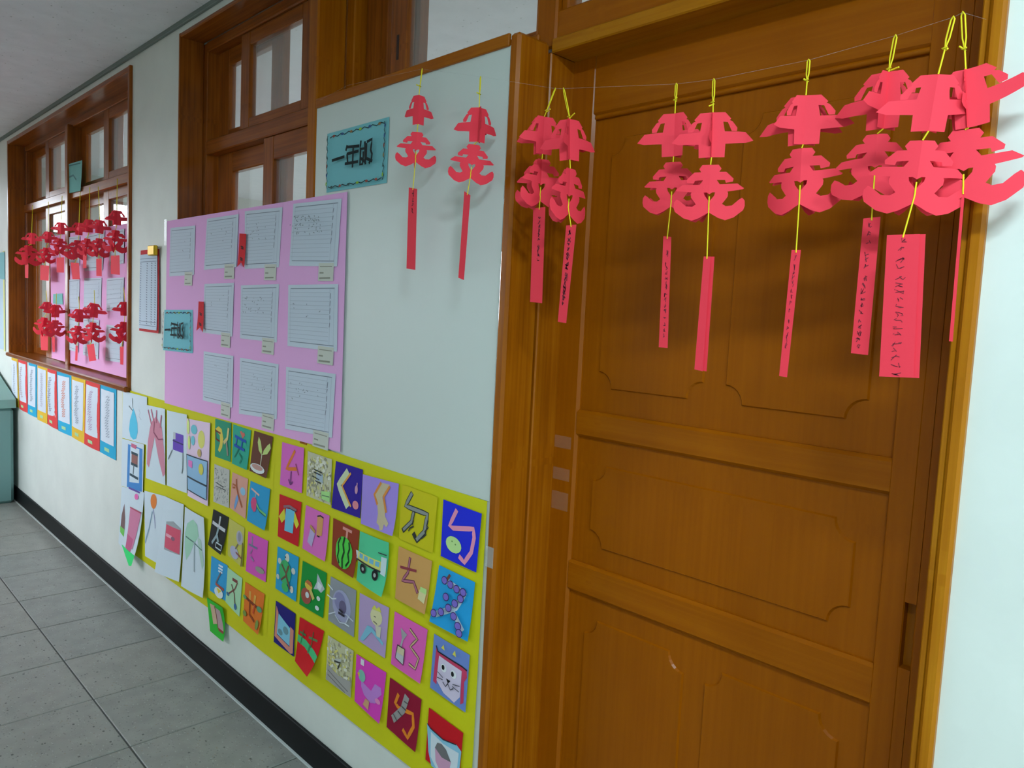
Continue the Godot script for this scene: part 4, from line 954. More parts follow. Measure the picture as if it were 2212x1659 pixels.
		["arm", "lavender card with a tan bent arm and hand", [168, 140, 226], [["p", [206, 186, 152], [[0.56, 0.06], [0.78, 0.06], [0.7, 0.22], [0.6, 0.34], [0.7, 0.54], [0.72, 0.68], [0.84, 0.8], [0.8, 0.88], [0.72, 0.84], [0.7, 0.96], [0.62, 0.98], [0.58, 0.9], [0.5, 0.86], [0.52, 0.68], [0.48, 0.52], [0.38, 0.34]]], ["s", [224, 140, 66], 0.05, [[0.54, 0.07], [0.38, 0.33], [0.48, 0.5]]], ["s", [224, 140, 66], 0.05, [[0.78, 0.1], [0.64, 0.32], [0.74, 0.6]]]], [0, 0, 0.01, 0]],
		["bus", "mint card with a yellow bus on black wheels", [88, 206, 152], [["p", [206, 216, 214], [[-0.1, 0.4], [0.02, 0.4], [0.02, 0.58], [-0.12, 0.58]]], ["p", [228, 224, 120], [[0.0, 0.4], [0.78, 0.4], [0.96, 0.44], [0.98, 0.6], [0.0, 0.6]]], ["p", [120, 186, 214], [[0.06, 0.42], [0.2, 0.42], [0.2, 0.51], [0.06, 0.51]]], ["p", [120, 186, 214], [[0.26, 0.42], [0.4, 0.42], [0.4, 0.51], [0.26, 0.51]]], ["p", [120, 186, 214], [[0.46, 0.42], [0.6, 0.42], [0.6, 0.51], [0.46, 0.51]]], ["p", [120, 186, 214], [[0.66, 0.42], [0.78, 0.42], [0.78, 0.51], [0.66, 0.51]]], ["p", [206, 222, 226], [[0.82, 0.3], [0.98, 0.3], [0.98, 0.64], [0.84, 0.62]]], ["s", [50, 56, 60], 0.03, [[-0.04, 0.56], [0.84, 0.58]]], ["e", [30, 30, 32], 0.26, 0.68, 0.12, 0.09], ["e", [30, 30, 32], 0.7, 0.68, 0.1, 0.1], ["e", [180, 186, 184], 0.27, 0.68, 0.045, 0.035], ["e", [180, 186, 184], 0.7, 0.68, 0.04, 0.04], ["s", [60, 70, 72], 0.02, [[0.74, 0.24], [0.98, 0.24]]]], [0, 0.006, 0.016, 0.002], 0.006],
		["boy", "mauve card with a blond boy in a blue scarf", [186, 158, 200], [["e", [224, 214, 166], 0.62, 0.3, 0.2, 0.17], ["p", [222, 214, 90], [[0.46, 0.18], [0.54, 0.08], [0.62, 0.13], [0.7, 0.07], [0.78, 0.16]]], ["p", [130, 190, 214], [[0.34, 0.56], [0.5, 0.54], [0.92, 0.72], [0.9, 0.78], [0.5, 0.64], [0.2, 0.94], [0.08, 0.94]]], ["p", [214, 206, 182], [[0.62, 0.46], [0.82, 0.44], [0.8, 0.66], [0.68, 0.66]]], ["s", [120, 110, 100], 0.02, [[0.56, 0.3], [0.62, 0.3]]], ["s", [120, 110, 100], 0.02, [[0.56, 0.4], [0.68, 0.42]]]], [0, 0, 0, 0]],
		["rooster", "magenta card with a mauve rooster", [226, 66, 186], [["p", [196, 130, 210], [[0.22, 0.42], [0.34, 0.48], [0.6, 0.52], [0.7, 0.34], [0.9, 0.34], [0.94, 0.46], [0.84, 0.56], [0.78, 0.7], [0.6, 0.76], [0.36, 0.7], [0.24, 0.58]]], ["e", [130, 190, 170], 0.24, 0.36, 0.13, 0.12], ["p", [236, 180, 60], [[0.08, 0.36], [0.16, 0.32], [0.16, 0.42]]], ["p", [226, 216, 226], [[0.18, 0.02], [0.3, 0.02], [0.3, 0.14], [0.18, 0.14]]], ["p", [214, 160, 120], [[0.44, 0.74], [0.58, 0.74], [0.58, 0.92], [0.36, 0.9]]], ["e", [236, 140, 190], 0.86, 0.62, 0.09, 0.05]], [0, 0, 0.006, 0]],
		["saw", "mustard yellow card with a grey saw-toothed character", [210, 196, 16], [["s", [52, 54, 50], 0.1, [[0.3, 0.1], [0.14, 0.36], [0.78, 0.36], [0.74, 0.68], [0.54, 0.9], [0.44, 0.8]]], ["s", [146, 148, 142], 0.065, [[0.3, 0.1], [0.14, 0.36], [0.78, 0.36], [0.74, 0.68], [0.54, 0.88]]], ["s", [52, 54, 50], 0.09, [[0.4, 0.42], [0.36, 0.6], [0.12, 0.82]]], ["s", [140, 142, 136], 0.055, [[0.4, 0.42], [0.36, 0.6], [0.14, 0.8]]], ["s", [52, 54, 50], 0.03, [[0.82, 0.46], [0.8, 0.56], [0.84, 0.58], [0.76, 0.68], [0.8, 0.72], [0.68, 0.82]]], ["s", [52, 54, 50], 0.03, [[0.42, 0.56], [0.4, 0.64], [0.44, 0.66], [0.34, 0.72], [0.3, 0.78]]]], [0, 0, 0, 0]],
		["tan", "tan card with a mauve cross character and small sweet", [216, 160, 92], [["s", [110, 50, 70], 0.07, [[0.38, 0.12], [0.36, 0.4], [0.2, 0.6], [0.56, 0.52], [0.7, 0.68]]], ["s", [186, 110, 130], 0.04, [[0.38, 0.12], [0.36, 0.4], [0.2, 0.6], [0.56, 0.52], [0.7, 0.68]]], ["s", [150, 60, 70], 0.05, [[0.12, 0.36], [0.6, 0.3]]], ["p", [226, 214, 160], [[0.76, 0.6], [0.96, 0.6], [0.94, 0.82], [0.74, 0.78]]], ["p", [190, 224, 140], [[0.78, 0.54], [0.96, 0.54], [0.97, 0.64], [0.78, 0.63]]]], [0, 0, 0.006, 0]],
		["brush", "pink card with a brown zigzag and a paint brush", [234, 98, 184], [["s", [84, 66, 56], 0.06, [[0.52, 0.16], [0.76, 0.26], [0.58, 0.46], [0.86, 0.58], [0.8, 0.8], [0.6, 0.78]]], ["s", [216, 176, 140], 0.035, [[0.52, 0.16], [0.76, 0.26], [0.58, 0.46], [0.86, 0.58], [0.8, 0.8], [0.6, 0.78]]], ["p", [168, 160, 166], [[0.24, 0.22], [0.46, 0.28], [0.36, 0.42], [0.3, 0.38]]], ["s", [176, 170, 176], 0.05, [[0.34, 0.4], [0.3, 0.56]]], ["p", [216, 200, 164], [[0.2, 0.56], [0.44, 0.56], [0.44, 0.7], [0.16, 0.7]]], ["p", [196, 196, 200], [[0.16, 0.7], [0.44, 0.7], [0.42, 0.86], [0.16, 0.82]]], ["s", [70, 60, 60], 0.02, [[0.2, 0.56], [0.44, 0.56], [0.44, 0.86], [0.16, 0.82], [0.2, 0.56]]]], [0, 0, 0.004, 0]],
		["maroon", "maroon card with an orange hook and grey bar", [150, 12, 48], [["s", [236, 134, 34], 0.08, [[0.32, 0.2], [0.24, 0.4], [0.36, 0.44], [0.8, 0.36], [0.86, 0.58], [0.72, 0.86], [0.56, 0.78]]], ["s", [158, 152, 150], 0.15, [[0.58, 0.14], [0.5, 0.42], [0.22, 0.72]]], ["s", [90, 86, 86], 0.025, [[0.52, 0.24], [0.64, 0.24]]], ["s", [90, 86, 86], 0.025, [[0.46, 0.36], [0.6, 0.38]]], ["s", [90, 86, 86], 0.025, [[0.36, 0.5], [0.5, 0.54]]], ["s", [90, 86, 86], 0.025, [[0.22, 0.62], [0.36, 0.7]]]], [0, 0, 0.004, 0]],
		["royal", "royal blue card with a pink hook and pale green ball", [30, 44, 216], [["s", [240, 150, 180], 0.085, [[0.38, 0.1], [0.22, 0.4], [0.32, 0.42], [0.84, 0.3], [0.88, 0.44], [0.84, 0.7], [0.68, 0.92], [0.54, 0.86]]], ["e", [196, 230, 150], 0.36, 0.7, 0.22, 0.14], ["e", [120, 160, 90], 0.32, 0.65, 0.02, 0.015], ["e", [120, 160, 90], 0.42, 0.68, 0.02, 0.015]], [0, 0, 0, 0]],
		["grapes", "sky blue card with a character made of purple grapes", [36, 160, 222], [["s", [206, 222, 240], 0.12, [[0.26, 0.2], [0.78, 0.26], [0.6, 0.56], [0.14, 0.82]]], ["s", [206, 222, 240], 0.1, [[0.52, 0.62], [0.84, 0.86]]], ["s", [120, 70, 60], 0.06, [[0.34, 0.08], [0.28, 0.18]]]], [0, 0, 0.006, 0.006]],
		["bread", "periwinkle card with a cat face on a slice of bread", [112, 138, 206], [["p", [206, 62, 100], [[0.1, 0.18], [0.16, 0.26], [0.84, 0.26], [0.96, 0.28], [0.98, 0.4], [0.92, 0.5], [0.94, 0.86], [0.86, 0.92], [0.84, 0.36], [0.2, 0.34], [0.18, 0.86], [0.08, 0.84]]], ["p", [220, 204, 228], [[0.2, 0.32], [0.84, 0.34], [0.84, 0.8], [0.7, 0.96], [0.4, 0.92], [0.18, 0.78]]], ["s", [40, 36, 44], 0.025, [[0.1, 0.18], [0.16, 0.26], [0.84, 0.26], [0.97, 0.28]]], ["e", [240, 240, 244], 0.36, 0.48, 0.08, 0.07], ["e", [240, 240, 244], 0.64, 0.48, 0.08, 0.07], ["e", [26, 24, 28], 0.35, 0.47, 0.04, 0.045], ["e", [26, 24, 28], 0.62, 0.48, 0.04, 0.045], ["p", [26, 24, 28], [[0.46, 0.62], [0.58, 0.62], [0.52, 0.69]]], ["s", [60, 56, 66], 0.02, [[0.52, 0.69], [0.46, 0.77], [0.38, 0.72]]], ["s", [60, 56, 66], 0.02, [[0.52, 0.69], [0.6, 0.77], [0.68, 0.71]]], ["s", [60, 56, 66], 0.015, [[0.22, 0.6], [0.38, 0.64]]], ["s", [60, 56, 66], 0.015, [[0.22, 0.7], [0.38, 0.68]]], ["s", [60, 56, 66], 0.015, [[0.66, 0.64], [0.84, 0.6]]], ["s", [60, 56, 66], 0.015, [[0.66, 0.68], [0.84, 0.7]]], ["p", [226, 214, 90], [[0.28, 0.14], [0.34, 0.06], [0.38, 0.15]]], ["p", [226, 214, 90], [[0.6, 0.13], [0.66, 0.04], [0.7, 0.14]]]], [0, 0, 0, 0]],
		["bowl", "red card with a pink bowl of rice in a pale blue frame", [206, 16, 30], [["p", [142, 196, 222], [[-0.02, 0.3], [0.1, 0.34], [0.5, 0.36], [0.86, 0.28], [1.0, 0.34], [0.98, 1.0], [0.6, 1.0], [0.2, 1.02], [0.08, 0.8]]], ["p", [218, 226, 234], [[0.12, 0.4], [0.5, 0.44], [0.94, 0.4], [0.92, 1.0], [0.4, 1.02], [0.16, 0.86]]], ["p", [214, 160, 190], [[0.28, 0.62], [0.76, 0.66], [0.72, 0.86], [0.6, 0.96], [0.44, 0.96], [0.32, 0.86]]], ["p", [120, 116, 118], [[0.28, 0.62], [0.34, 0.5], [0.46, 0.46], [0.6, 0.5], [0.76, 0.66], [0.5, 0.7]]], ["s", [40, 50, 60], 0.02, [[0.0, 0.3], [0.1, 0.34], [0.5, 0.36], [0.86, 0.28]]]], [0, 0, 0, 0]],
	]
	for c in L:
		var col: Array = c[2]
		var cmds: Array = c[3]
		if c[0] == "grapes":
			for p in [[0.22, 0.2], [0.4, 0.22], [0.58, 0.24], [0.76, 0.24], [0.72, 0.36], [0.6, 0.48], [0.46, 0.6], [0.36, 0.44], [0.3, 0.72], [0.12, 0.8], [0.64, 0.68], [0.78, 0.8], [0.84, 0.9]]:
				cmds.append(["e", [60, 44, 100], p[0], p[1], 0.085, 0.07])
				cmds.append(["e", [128, 108, 200], p[0], p[1], 0.07, 0.056])
		sheet("picture_card", c[1], "picture card", "picture cards on the yellow sheets", q[c[0]], 0.009, c8(col[0], col[1], col[2]), cmds, c[4], c[5] if c.size() > 5 else 0.0015, 8)

func build_folders() -> void:
	var cols := {"blue": c8(40, 170, 210), "red": c8(226, 66, 66), "yellow": c8(232, 186, 50)}
	var rows := [["blue", [-4.311, 1.0384, -4.0517, 1.0363, -4.0546, 0.6639, -4.3166, 0.6654]], ["red", [-4.5686, 1.0371, -4.3224, 1.0349, -4.3231, 0.6658, -4.6038, 0.6647]], ["yellow", [-4.8532, 1.036, -4.5775, 1.0373, -4.6038, 0.6657, -4.8487, 0.6689]], ["blue", [-5.1715, 1.0355, -4.8571, 1.0427, -4.8487, 0.6706, -5.1428, 0.6639]], ["red", [-5.3951, 1.0366, -5.1823, 1.0358, -5.1579, 0.6676, -5.3935, 0.6712]], ["yellow", [-5.6398, 1.0424, -5.3951, 1.0396, -5.4005, 0.669, -5.6547, 0.6665]], ["blue", [-5.8847, 1.0383, -5.6648, 1.0417, -5.6722, 0.6749, -5.9207, 0.6726]], ["red", [-6.191, 1.0383, -5.9385, 1.0364, -5.9206, 0.6758, -6.1585, 0.6769]], ["yellow", [-6.4, 1.0376, -6.2056, 1.034, -6.1728, 0.6819, -6.4127, 0.6745]]]
	var where := ["at the end by the water drop drawing", "second from the water drop drawing", "third from the water drop drawing", "fourth from the water drop drawing", "fifth from the water drop drawing", "sixth from the water drop drawing", "seventh from the water drop drawing, half greyed", "eighth from the water drop drawing, under the sill", "last of the row, beside the teal bin"]
	for i in rows.size():
		var q: Array = rows[i][1]
		var bul: float = [0.004, 0.012, 0.008, 0.006, 0.014, 0.004, 0.006, 0.012, 0.004][i]
		var s := Sheet.new(q, 0.003, [0, 0, 0, 0], bul)
		var t := node("hanging_folder", self, s.o)
		tag(t, "%s card folder with white writing page, %s" % [rows[i][0], where[i]], "folder", "coloured card folders under the window")
		obj("folder", s.slab(8, 8), paper(cols[rows[i][0]]), t)
		var a := s.at(0.08, 0.09) + s.o
		var b := s.at(0.9, 0.09) + s.o
		var c := s.at(0.9, 0.82) + s.o
		var d := s.at(0.08, 0.82) + s.o
		var p := Sheet.new([a.x, a.y, b.x, b.y, c.x, c.y, d.x, d.y], 0.006, [0, 0, 0, 0], bul * 1.3)
		p.o = s.o
		var pg := obj("page", p.slab(8, 8), paper(c8(216, 222, 232)), t)
		var rng := RandomNumberGenerator.new()
		rng.seed = 40 + i
		var mb := MB.new()
		var pc: Color = [c8(160, 168, 180), c8(190, 160, 190), c8(160, 168, 180), c8(226, 150, 130), c8(120, 120, 150), c8(186, 176, 190), c8(136, 150, 156), c8(190, 160, 160), c8(170, 170, 170)][i]
		for k in 16:
			var v := 0.1 + 0.05 * k
			var u := 0.55 + rng.randf_range(-0.06, 0.06)
			var f := p.stroke([[u - 0.1, v + 0.03], [u + 0.04, v - 0.01], [u + 0.02, v + 0.03], [u + 0.14, v]], 0.022, 0.0012)
			mb.v.append_array(f.v); mb.n.append_array(f.n)
		obj("handwriting", mb, paper(pc), pg)
		obj("name_label", s.fill([[0.32, 0.89], [0.62, 0.89], [0.62, 0.94], [0.32, 0.94]], 0.0012), paper(c8(176, 214, 160)), t)

func build_lanterns() -> void:
	var D := [[-1.5189, 2.0582, -1.528, 1.9978, -1.5274, 1.9285, -1.53, 1.9101, -1.5316, 1.846, -1.556, 1.7791, -1.5214, 1.7726, -1.5167, 1.5757, -1.5534, 1.5796],
		[-1.3034, 1.9987, -1.3035, 1.9316, -1.3047, 1.8572, -1.3154, 1.8525, -1.3221, 1.7868, -1.3423, 1.7515, -1.3206, 1.7404, -1.3306, 1.55, -1.3507, 1.5554],
		[-1.0917, 1.9404, -1.1192, 1.8874, -1.1191, 1.8112, -1.1197, 1.8008, -1.1195, 1.7239, -1.1382, 1.7013, -1.1033, 1.7017, -1.0984, 1.5022, -1.134, 1.5046],
		[-1.0476, 1.9266, -1.0258, 1.8633, -1.0201, 1.7841, -1.0176, 1.7668, -1.0167, 1.6877, -1.0205, 1.6562, -0.9938, 1.6565, -1.0065, 1.4631, -1.0291, 1.4651],
		[-0.7981, 1.8954, -0.7969, 1.8432, -0.7939, 1.768, -0.7941, 1.7583, -0.7926, 1.6883, -0.8047, 1.6283, -0.7877, 1.6259, -0.78, 1.4271, -0.7991, 1.4277],
		[-0.7076, 1.8803, -0.7049, 1.825, -0.7017, 1.7512, -0.7025, 1.7391, -0.7003, 1.6686, -0.7036, 1.587, -0.6903, 1.5866, -0.69, 1.3929, -0.7065, 1.3948],
		[-0.5533, 1.8841, -0.5532, 1.8302, -0.5514, 1.7561, -0.5532, 1.7507, -0.5505, 1.6743, -0.5567, 1.5947, -0.5416, 1.5942, -0.5477, 1.3949, -0.5609, 1.3959],
		[-0.4338, 1.8979, -0.439, 1.8473, -0.4397, 1.7671, -0.4476, 1.761, -0.4461, 1.6903, -0.457, 1.6393, -0.4327, 1.6405, -0.4331, 1.4378, -0.4582, 1.439],
		[-0.3444, 1.8864, -0.3564, 1.8154, -0.3618, 1.7426, -0.3683, 1.7313, -0.3722, 1.6569, -0.4032, 1.6068, -0.3609, 1.6067, -0.3521, 1.4121, -0.3968, 1.4101],
		[-0.346, 1.905, -0.3358, 1.8277, -0.3257, 1.7499, -0.3294, 1.748, -0.3251, 1.6682, -0.3261, 1.667, -0.3226, 1.6655, -0.3195, 1.4638, -0.3241, 1.4642]]
	var g := "red paper lanterns hung along the door"
	var Z := [0.078, 0.078, 0.058, 0.082, 0.058, 0.082, 0.066, 0.05, 0.1, 0.06]
	# [label, wings above, wings below, options]; a wing: bearing from the viewer, bend, rise, width
	var L := [
		["red paper lantern on the notice panel next to the large teal sign", [[128, 0.3, 0, 0.95], [-128, -0.2, 0, 0.95], [172, 0, 0, 0.9]], [[98, 0.15, 0, 1.0], [-98, -0.15, 0, 1.0], [175, 0, 0, 1.0]], {"ink": [0.05, 0.3, 0.55, 0.12, 0.06, 0], "tail": Vector3(-0.012, 0.004, 0.002)}],
		["red paper lantern on the notice panel beside the door post", [[106, 0.2, 0, 0.95], [-122, -0.3, -0.05, 1.0], [-160, 0, 0, 0.9], [-20, 0.3, 0, 0.75]], [[100, 0.1, 0, 1.0], [-102, -0.1, 0, 1.0], [178, 0, 0, 1.0]], {"tail": Vector3(-0.008, 0.003, 0.002), "knot": 0.45}],
		["red paper lantern over the door post, cord crossing a neighbour's", [[106, 0.2, 0, 0.95], [-110, -0.2, 0, 0.95], [160, 0, 0, 0.9], [50, 0.5, 0, 0.8]], [[104, 0.3, 0, 1.0], [-100, -0.4, 0, 1.0], [150, 0, 0, 1.0], [40, 0.4, 0, 0.8]], {"ink": [0.1, 0.6, 0.55, 0.1, 0.05, 0], "knot": 0.22, "tail": Vector3(0.012, 0.0, 0.003)}],
		["red paper lantern on the door edge with a dense line of writing", [[108, 0.2, 0, 0.98], [-120, -0.2, -0.08, 1.0], [-150, 0.0, 0, 0.95], [20, 0.2, 0, 0.5]], [[120, 0.4, 0, 0.95], [-130, -0.3, -0.1, 0.95], [150, 0, 0, 0.9], [35, 0.3, 0, 0.8]], {"ink": [0.08, 0.85, 0.45, 0.16, 0.09, 0], "knot": 0.08, "tail": Vector3(0.016, 0.003, 0.003)}],
		["red paper lantern on the door, left wing broad and right wing folded", [[95, 0.1, -0.03, 1.0], [-60, -0.5, 0.05, 0.8], [-140, 0.2, 0, 0.95], [170, 0, 0, 0.9]], [[102, 0.25, 0, 1.0], [118, 0.3, -0.05, 1.0], [-80, -0.3, 0, 1.0], [-130, 0, 0, 1.0]], {"ink": [0.15, 0.95, 0.55, 0.16, 0.06, 0], "knot": 0.45, "tail": Vector3(0.005, 0.003, 0.004)}],
		["symmetrical red paper lantern on the door with an unmarked split strip", [[93, 0.05, -0.02, 1.02], [-93, -0.05, -0.04, 1.02], [150, 0, 0, 0.9], [10, 0.6, 0, 0.25]], [[94, 0.1, 0, 1.02], [-94, -0.1, 0.03, 1.02], [125, 0.2, -0.08, 1.0], [160, 0, 0, 1.0]], {"knot": 0.3, "tail": Vector3(-0.006, -0.006, 0.003), "fold": 0.005}],
		["large red paper lantern alone on the middle of the door", [[100, 0.2, -0.1, 1.12], [-93, -0.1, 0.02, 1.12], [70, 0.4, 0.1, 0.7], [-125, 0.1, -0.1, 1.0]], [[108, 0.4, 0, 1.0], [-95, -0.15, 0.08, 1.05], [122, 0.3, -0.06, 1.05], [-150, 0, 0, 1.0]], {"ink": [0.06, 0.8, 0.5, 0.12, 0.05, 0], "knot": 0.42, "tail": Vector3(-0.004, 0.002, 0.004)}],
		["red paper lantern hanging half behind two others, narrow lettered strip", [[104, 0.2, -0.05, 1.1], [-70, -0.4, 0, 0.9], [35, 0.3, 0.15, 0.6], [-140, 0.2, 0, 1.0]], [[100, 0.2, -0.1, 1.12], [-100, -0.2, -0.1, 1.05], [130, 0.2, -0.1, 1.0]], {"ink": [0.06, 0.97, 0.42, 0.15, 0.04, -0.05], "knot": 0.08, "tail": Vector3(0.014, -0.001, 0.003)}],
		["red paper lantern on the door with the widest folded strip", [[100, -0.3, -0.08, 1.08], [-112, -0.3, 0.12, 1.05], [150, 0.2, 0, 0.95], [-150, 0, 0, 0.9]], [[97, 0.1, 0, 1.1], [-100, -0.3, -0.05, 1.1], [140, 0.2, 0, 1.0], [-140, 0, 0, 1.0]], {"ink": [0.04, 0.98, 0.48, 0.16, 0.02, 0], "knot": 0.45, "tail": Vector3(0.004, -0.002, 0.003), "fold": 0.006}],
		["red paper lantern against the white wall edge with a strip seen edge-on", [[-82, 0.05, 0.22, 1.12], [84, 0.4, 0, 0.7], [15, 0.3, 0, 0.3], [110, 0.2, 0, 0.9]], [[-86, -0.1, 0.05, 1.08], [92, 0.2, 0, 1.0], [150, 0, 0, 1.0]], {"knot": 0.35, "tail": Vector3(-0.006, 0.004, 0.004)}],
	]
	for i in L.size():
		lantern(L[i][0], g, D[i], Z[i], L[i][1], L[i][2], 2, L[i][3])
	# the clear line that all the loops hang from
	var line := MB.new()
	var pts := [Vector3(-2.12, 2.1, 0.012), Vector3(-1.9, 2.095, 0.05)]
	for i in D.size(): pts.append(Vector3(D[i][0], D[i][1] - 0.0012, Z[i]))
	pts.append(Vector3(-0.33, 1.905, 0.014))
	line.tube(pts, 0.00022, 5)
	var nm := StandardMaterial3D.new()
	nm.albedo_color = Color(0.95, 0.96, 0.95, 0.16)
	nm.transparency = BaseMaterial3D.TRANSPARENCY_ALPHA
	nm.roughness = 0.1
	tag(obj("nylon_line", line, nm), "clear nylon line carrying the lantern loops across the door", "line")

func build_far_end() -> void:
	# posters and lanterns in the further window
	var none := [0.0, 0.0, 0.0, 0.0]
	var z := -0.09
	var fp: Array = [-5.664, 1.8512, -4.1038, 1.8497, -4.0919, 1.1203, -5.632, 1.0987]
	sheet("pink_poster", "pink craft sheet with worksheets propped inside the further window", "poster", "", [fp[0], 1.857, -3.9, 1.857, -3.9, 1.07, fp[6], 1.07], z + 0.015, c8(240, 176, 222), [], none, 0.003, 6)
	var FQ := {"r2c1": [-5.2445, 1.5761, -4.9709, 1.5848, -4.9871, 1.3984, -5.238, 1.3991], "r2c2": [-4.8767, 1.5842, -4.5524, 1.5855, -4.5651, 1.4148, -4.892, 1.4072], "r2c3": [-4.4626, 1.5801, -4.1815, 1.5861, -4.1914, 1.4235, -4.4668, 1.4051], "r3c1": [-5.2333, 1.3514, -4.9825, 1.346, -5.0058, 1.1465, -5.2344, 1.1524], "r3c2": [-4.892, 1.3554, -4.5948, 1.3525, -4.6137, 1.1344, -4.903, 1.1401], "r3c3": [-4.4661, 1.3328, -4.19, 1.3318, -4.205, 1.146, -4.4838, 1.1375], "r1c1": [-5.2678, 1.8339, -4.9708, 1.8307, -4.9777, 1.6595, -5.244, 1.6642], "r1c2": [-4.8595, 1.8256, -4.4996, 1.8362, -4.5369, 1.6277, -4.8701, 1.6257], "r1c3": [-4.4138, 1.8261, -4.1799, 1.8315, -4.186, 1.657, -4.4214, 1.6498], "pink": [-5.664, 1.8512, -4.1038, 1.8497, -4.0919, 1.1203, -5.632, 1.0987], "teal": [-5.5634, 1.4881, -5.346, 1.4936, -5.3337, 1.4246, -5.5723, 1.4272], "tealrail": [-5.2771, 2.269, -4.9089, 2.2567, -4.9589, 2.0883, -5.267, 2.0969]}
	var names := {"r1c1": "top row worksheet in the further window, above the teal slip", "r1c2": "top row worksheet in the further window, middle column", "r1c3": "top row worksheet in the further window next to the bare wall", "r2c1": "middle row worksheet in the further window, beside the teal slip", "r2c2": "middle row worksheet in the further window, middle column", "r2c3": "middle row worksheet in the further window next to the bare wall", "r3c1": "bottom row worksheet in the further window, below the teal slip", "r3c2": "bottom row worksheet in the further window, middle column", "r3c3": "bottom row worksheet in the further window next to the bare wall"}
	for k in names: worksheet(names[k], FQ[k], z + 0.021, 70 + k.hash() % 20, 0.1, false, "worksheets in the further window", 5)
	sheet("teal_slip", "small teal slip on the pink sheet in the further window", "slip", "", FQ.teal, z + 0.021, c8(130, 196, 190))
	var tr: Array = FQ.tealrail
	sheet("teal_card", "teal card leaning on the white-lit window rail", "card", "", tr, z + 0.02, c8(116, 182, 176), [["s", [80, 130, 130], 0.03, [[0.25, 0.45], [0.5, 0.42], [0.7, 0.6]]], ["s", [80, 130, 130], 0.02, [[0.08, 0.06], [0.92, 0.08]]]], [0.002, 0.004, 0, 0])
	var F := [[-5.7942, 1.8792, -5.7958, 1.8069, -5.8873, 1.803, -5.8898, 1.7, -5.9907, 1.6797, -5.8903, 1.6764, -5.8987, 1.5855, -5.9867, 1.5882],
		[-5.4654, 1.8739, -5.4664, 1.805, -5.5219, 1.7758, -5.537, 1.7028, -5.6657, 1.6701, -5.4413, 1.6626, -5.4563, 1.5692, -5.6676, 1.5735],
		[-5.0801, 1.9067, -5.0806, 1.8387, -5.1051, 1.8137, -5.1179, 1.739, -5.1852, 1.7046, -5.0168, 1.7017, -5.0222, 1.6131, -5.181, 1.6162],
		[-4.7922, 1.8902, -4.7923, 1.8221, -4.81, 1.7937, -4.8146, 1.7079, -4.9628, 1.6734, -4.7926, 1.6656, -4.7773, 1.5749, -4.9238, 1.5756],
		[-4.5296, 1.8898, -4.5294, 1.8218, -4.5596, 1.7906, -4.5696, 1.7193, -4.642, 1.7154, -4.5695, 1.7121, -4.5755, 1.6324, -4.6377, 1.6351],
		[-4.4116, 1.8827, -4.4209, 1.8137, -4.4207, 1.7876, -4.43, 1.7121, -4.473, 1.6822, -4.3777, 1.6816, -4.3771, 1.5887, -4.4686, 1.5912],
		[-4.0687, 1.9055, -4.0678, 1.8349, -4.0845, 1.8113, -4.092, 1.7268, -4.1576, 1.6885, -4.0236, 1.6866, -4.0173, 1.5914, -4.1566, 1.5971],
		[-5.4996, 1.436, -5.5007, 1.3691, -5.5714, 1.3352, -5.5872, 1.2452, -5.6744, 1.2195, -5.4752, 1.2255, -5.485, 1.1294, -5.6558, 1.1202],
		[-5.1955, 1.4209, -5.2165, 1.3463, -5.209, 1.3296, -5.2226, 1.2512, -5.2952, 1.2239, -5.2279, 1.2258, -5.2289, 1.1352, -5.2806, 1.134],
		[-4.7819, 1.4071, -4.7931, 1.3343, -4.8154, 1.3113, -4.8268, 1.2312, -4.8609, 1.1974, -4.8157, 1.1987, -4.8271, 1.1097, -4.8726, 1.1084],
		[-4.4284, 1.4449, -4.4477, 1.3703, -4.4574, 1.3432, -4.4669, 1.2621, -4.5681, 1.2173, -4.4371, 1.2308, -4.3974, 1.1439, -4.5207, 1.129],
		[-4.0037, 1.4607, -4.0061, 1.3923, -4.0107, 1.362, -4.0265, 1.2815, -4.0772, 1.237, -4.0208, 1.2403, -4.0246, 1.1486, -4.0709, 1.1479]]
	var desc := ["red paper lantern in the window corner beside the dark lining", "red paper lantern with a broad strip, next to the window corner", "red paper lantern over the edge of the pink sheet, upper row", "red paper lantern with a dark tilted strip, upper row in the window", "red paper lantern with a short thin strip, upper row in the window", "red paper lantern with a pale strip, upper row in the window", "red paper lantern hung highest, upper row by the window's wall side", "red paper lantern with a broad red strip, lower row at the sill corner", "orange-red paper lantern under the teal slip, lower row in the window", "red paper lantern with a sliver-thin strip, lower row in the window", "red paper lantern with a tilted broad strip, lower row in the window", "red paper lantern lower row by the window's wall side"]
	var rng := RandomNumberGenerator.new()
	rng.seed = 21
	for i in F.size():
		var f: Array = F[i].duplicate()
		var top_y: float = 2.058 if i < 7 else F[i][1] + 0.07
		f.push_front(top_y)
		f.push_front(f[1] + rng.randf_range(-0.03, 0.03))
		var a := rng.randf_range(-22, 22)
		var w1 := [[95 + a, 0.2, 0, 1.0], [-90 + a, -0.2, 0, 1.0], [165 + a, 0, 0, 0.9], [25 + a, 0.2, 0, 0.9]]
		var w2 := [[100 + a, 0.2, 0, 1.0], [-88 + a, -0.2, 0, 1.0], [20 - a, 0.2, 0, 0.9], [170, 0, 0, 1.0]]
		var zz := 0.0 if i % 2 == 0 else -0.02
		lantern(desc[i], "red paper lanterns in the further window", f, zz, w1, w2, 1, {"single": true, "r": 0.0016})
	# sloping-lidded teal bin standing at the wall
	var t := node("teal_bin", self, Vector3(-6.62, 0, 0.03))
	tag(t, "teal plastic bin with sloping lid, its edge highlight painted white, standing at the wall", "bin")
	var mb := MB.new()
	mb.box(Vector3(-0.42, 0.0, 0.0), Vector3(0.42, 0.68, 0.34), 0.02)
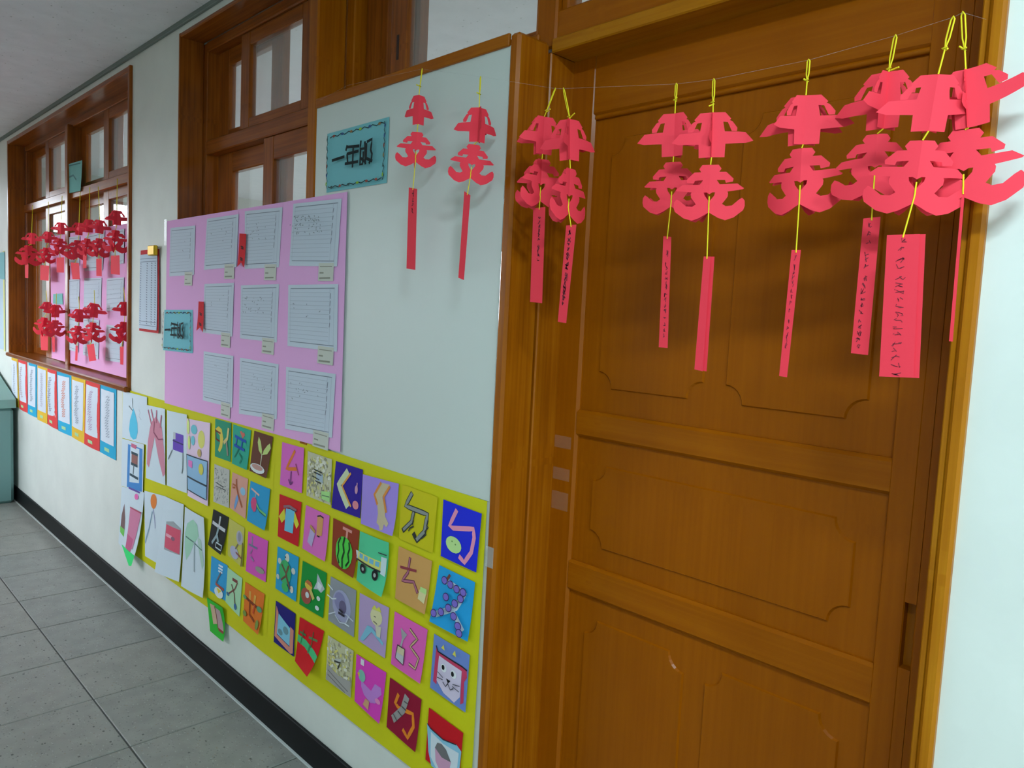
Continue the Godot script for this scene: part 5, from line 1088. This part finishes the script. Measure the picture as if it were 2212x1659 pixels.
	obj("body", mb, plain(c8(120, 160, 156), 0.35), t)
	var lid := MB.new()
	lid.face([Vector3(-0.44, 0.95, -0.01), Vector3(0.44, 0.74, -0.01), Vector3(0.44, 0.68, -0.01), Vector3(-0.44, 0.68, -0.01)], Vector3(0, 0.75, 0.17))
	lid.face([Vector3(-0.44, 0.95, 0.36), Vector3(0.44, 0.74, 0.36), Vector3(0.44, 0.68, 0.36), Vector3(-0.44, 0.68, 0.36)], Vector3(0, 0.75, 0.17))
	lid.face([Vector3(-0.44, 0.95, -0.01), Vector3(0.44, 0.74, -0.01), Vector3(0.44, 0.74, 0.36), Vector3(-0.44, 0.95, 0.36)], Vector3(0, 0.75, 0.17))
	lid.face([Vector3(0.44, 0.74, -0.01), Vector3(0.44, 0.68, -0.01), Vector3(0.44, 0.68, 0.36), Vector3(0.44, 0.74, 0.36)], Vector3(0, 0.75, 0.17))
	lid.face([Vector3(-0.44, 0.95, -0.01), Vector3(-0.44, 0.68, -0.01), Vector3(-0.44, 0.68, 0.36), Vector3(-0.44, 0.95, 0.36)], Vector3(0, 0.75, 0.17))
	lid.face([Vector3(-0.44, 0.68, -0.01), Vector3(0.44, 0.68, -0.01), Vector3(0.44, 0.68, 0.36), Vector3(-0.44, 0.68, 0.36)], Vector3(0, 0.75, 0.17))
	obj("lid", lid, plain(c8(128, 176, 166), 0.3), t)
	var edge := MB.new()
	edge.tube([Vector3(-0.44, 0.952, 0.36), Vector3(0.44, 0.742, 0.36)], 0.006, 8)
	obj("lid_edge_highlight", edge, plain(c8(226, 234, 232), 0.3), t)  # white tube paints the highlight along the lid edge
	sheet("wall_poster", "pale blue poster with yellow edges beyond the further window", "poster", "", [-7.4, 1.78, -6.6, 1.78, -6.6, 1.06, -7.4, 1.06], 0.003, c8(190, 210, 222), [["s", [226, 222, 140], 0.06, [[0.96, 0.0], [0.97, 1.0]]], ["p", [130, 186, 190], [[0.5, 0.0], [1.0, 0.0], [1.0, 0.28], [0.5, 0.25]]]])
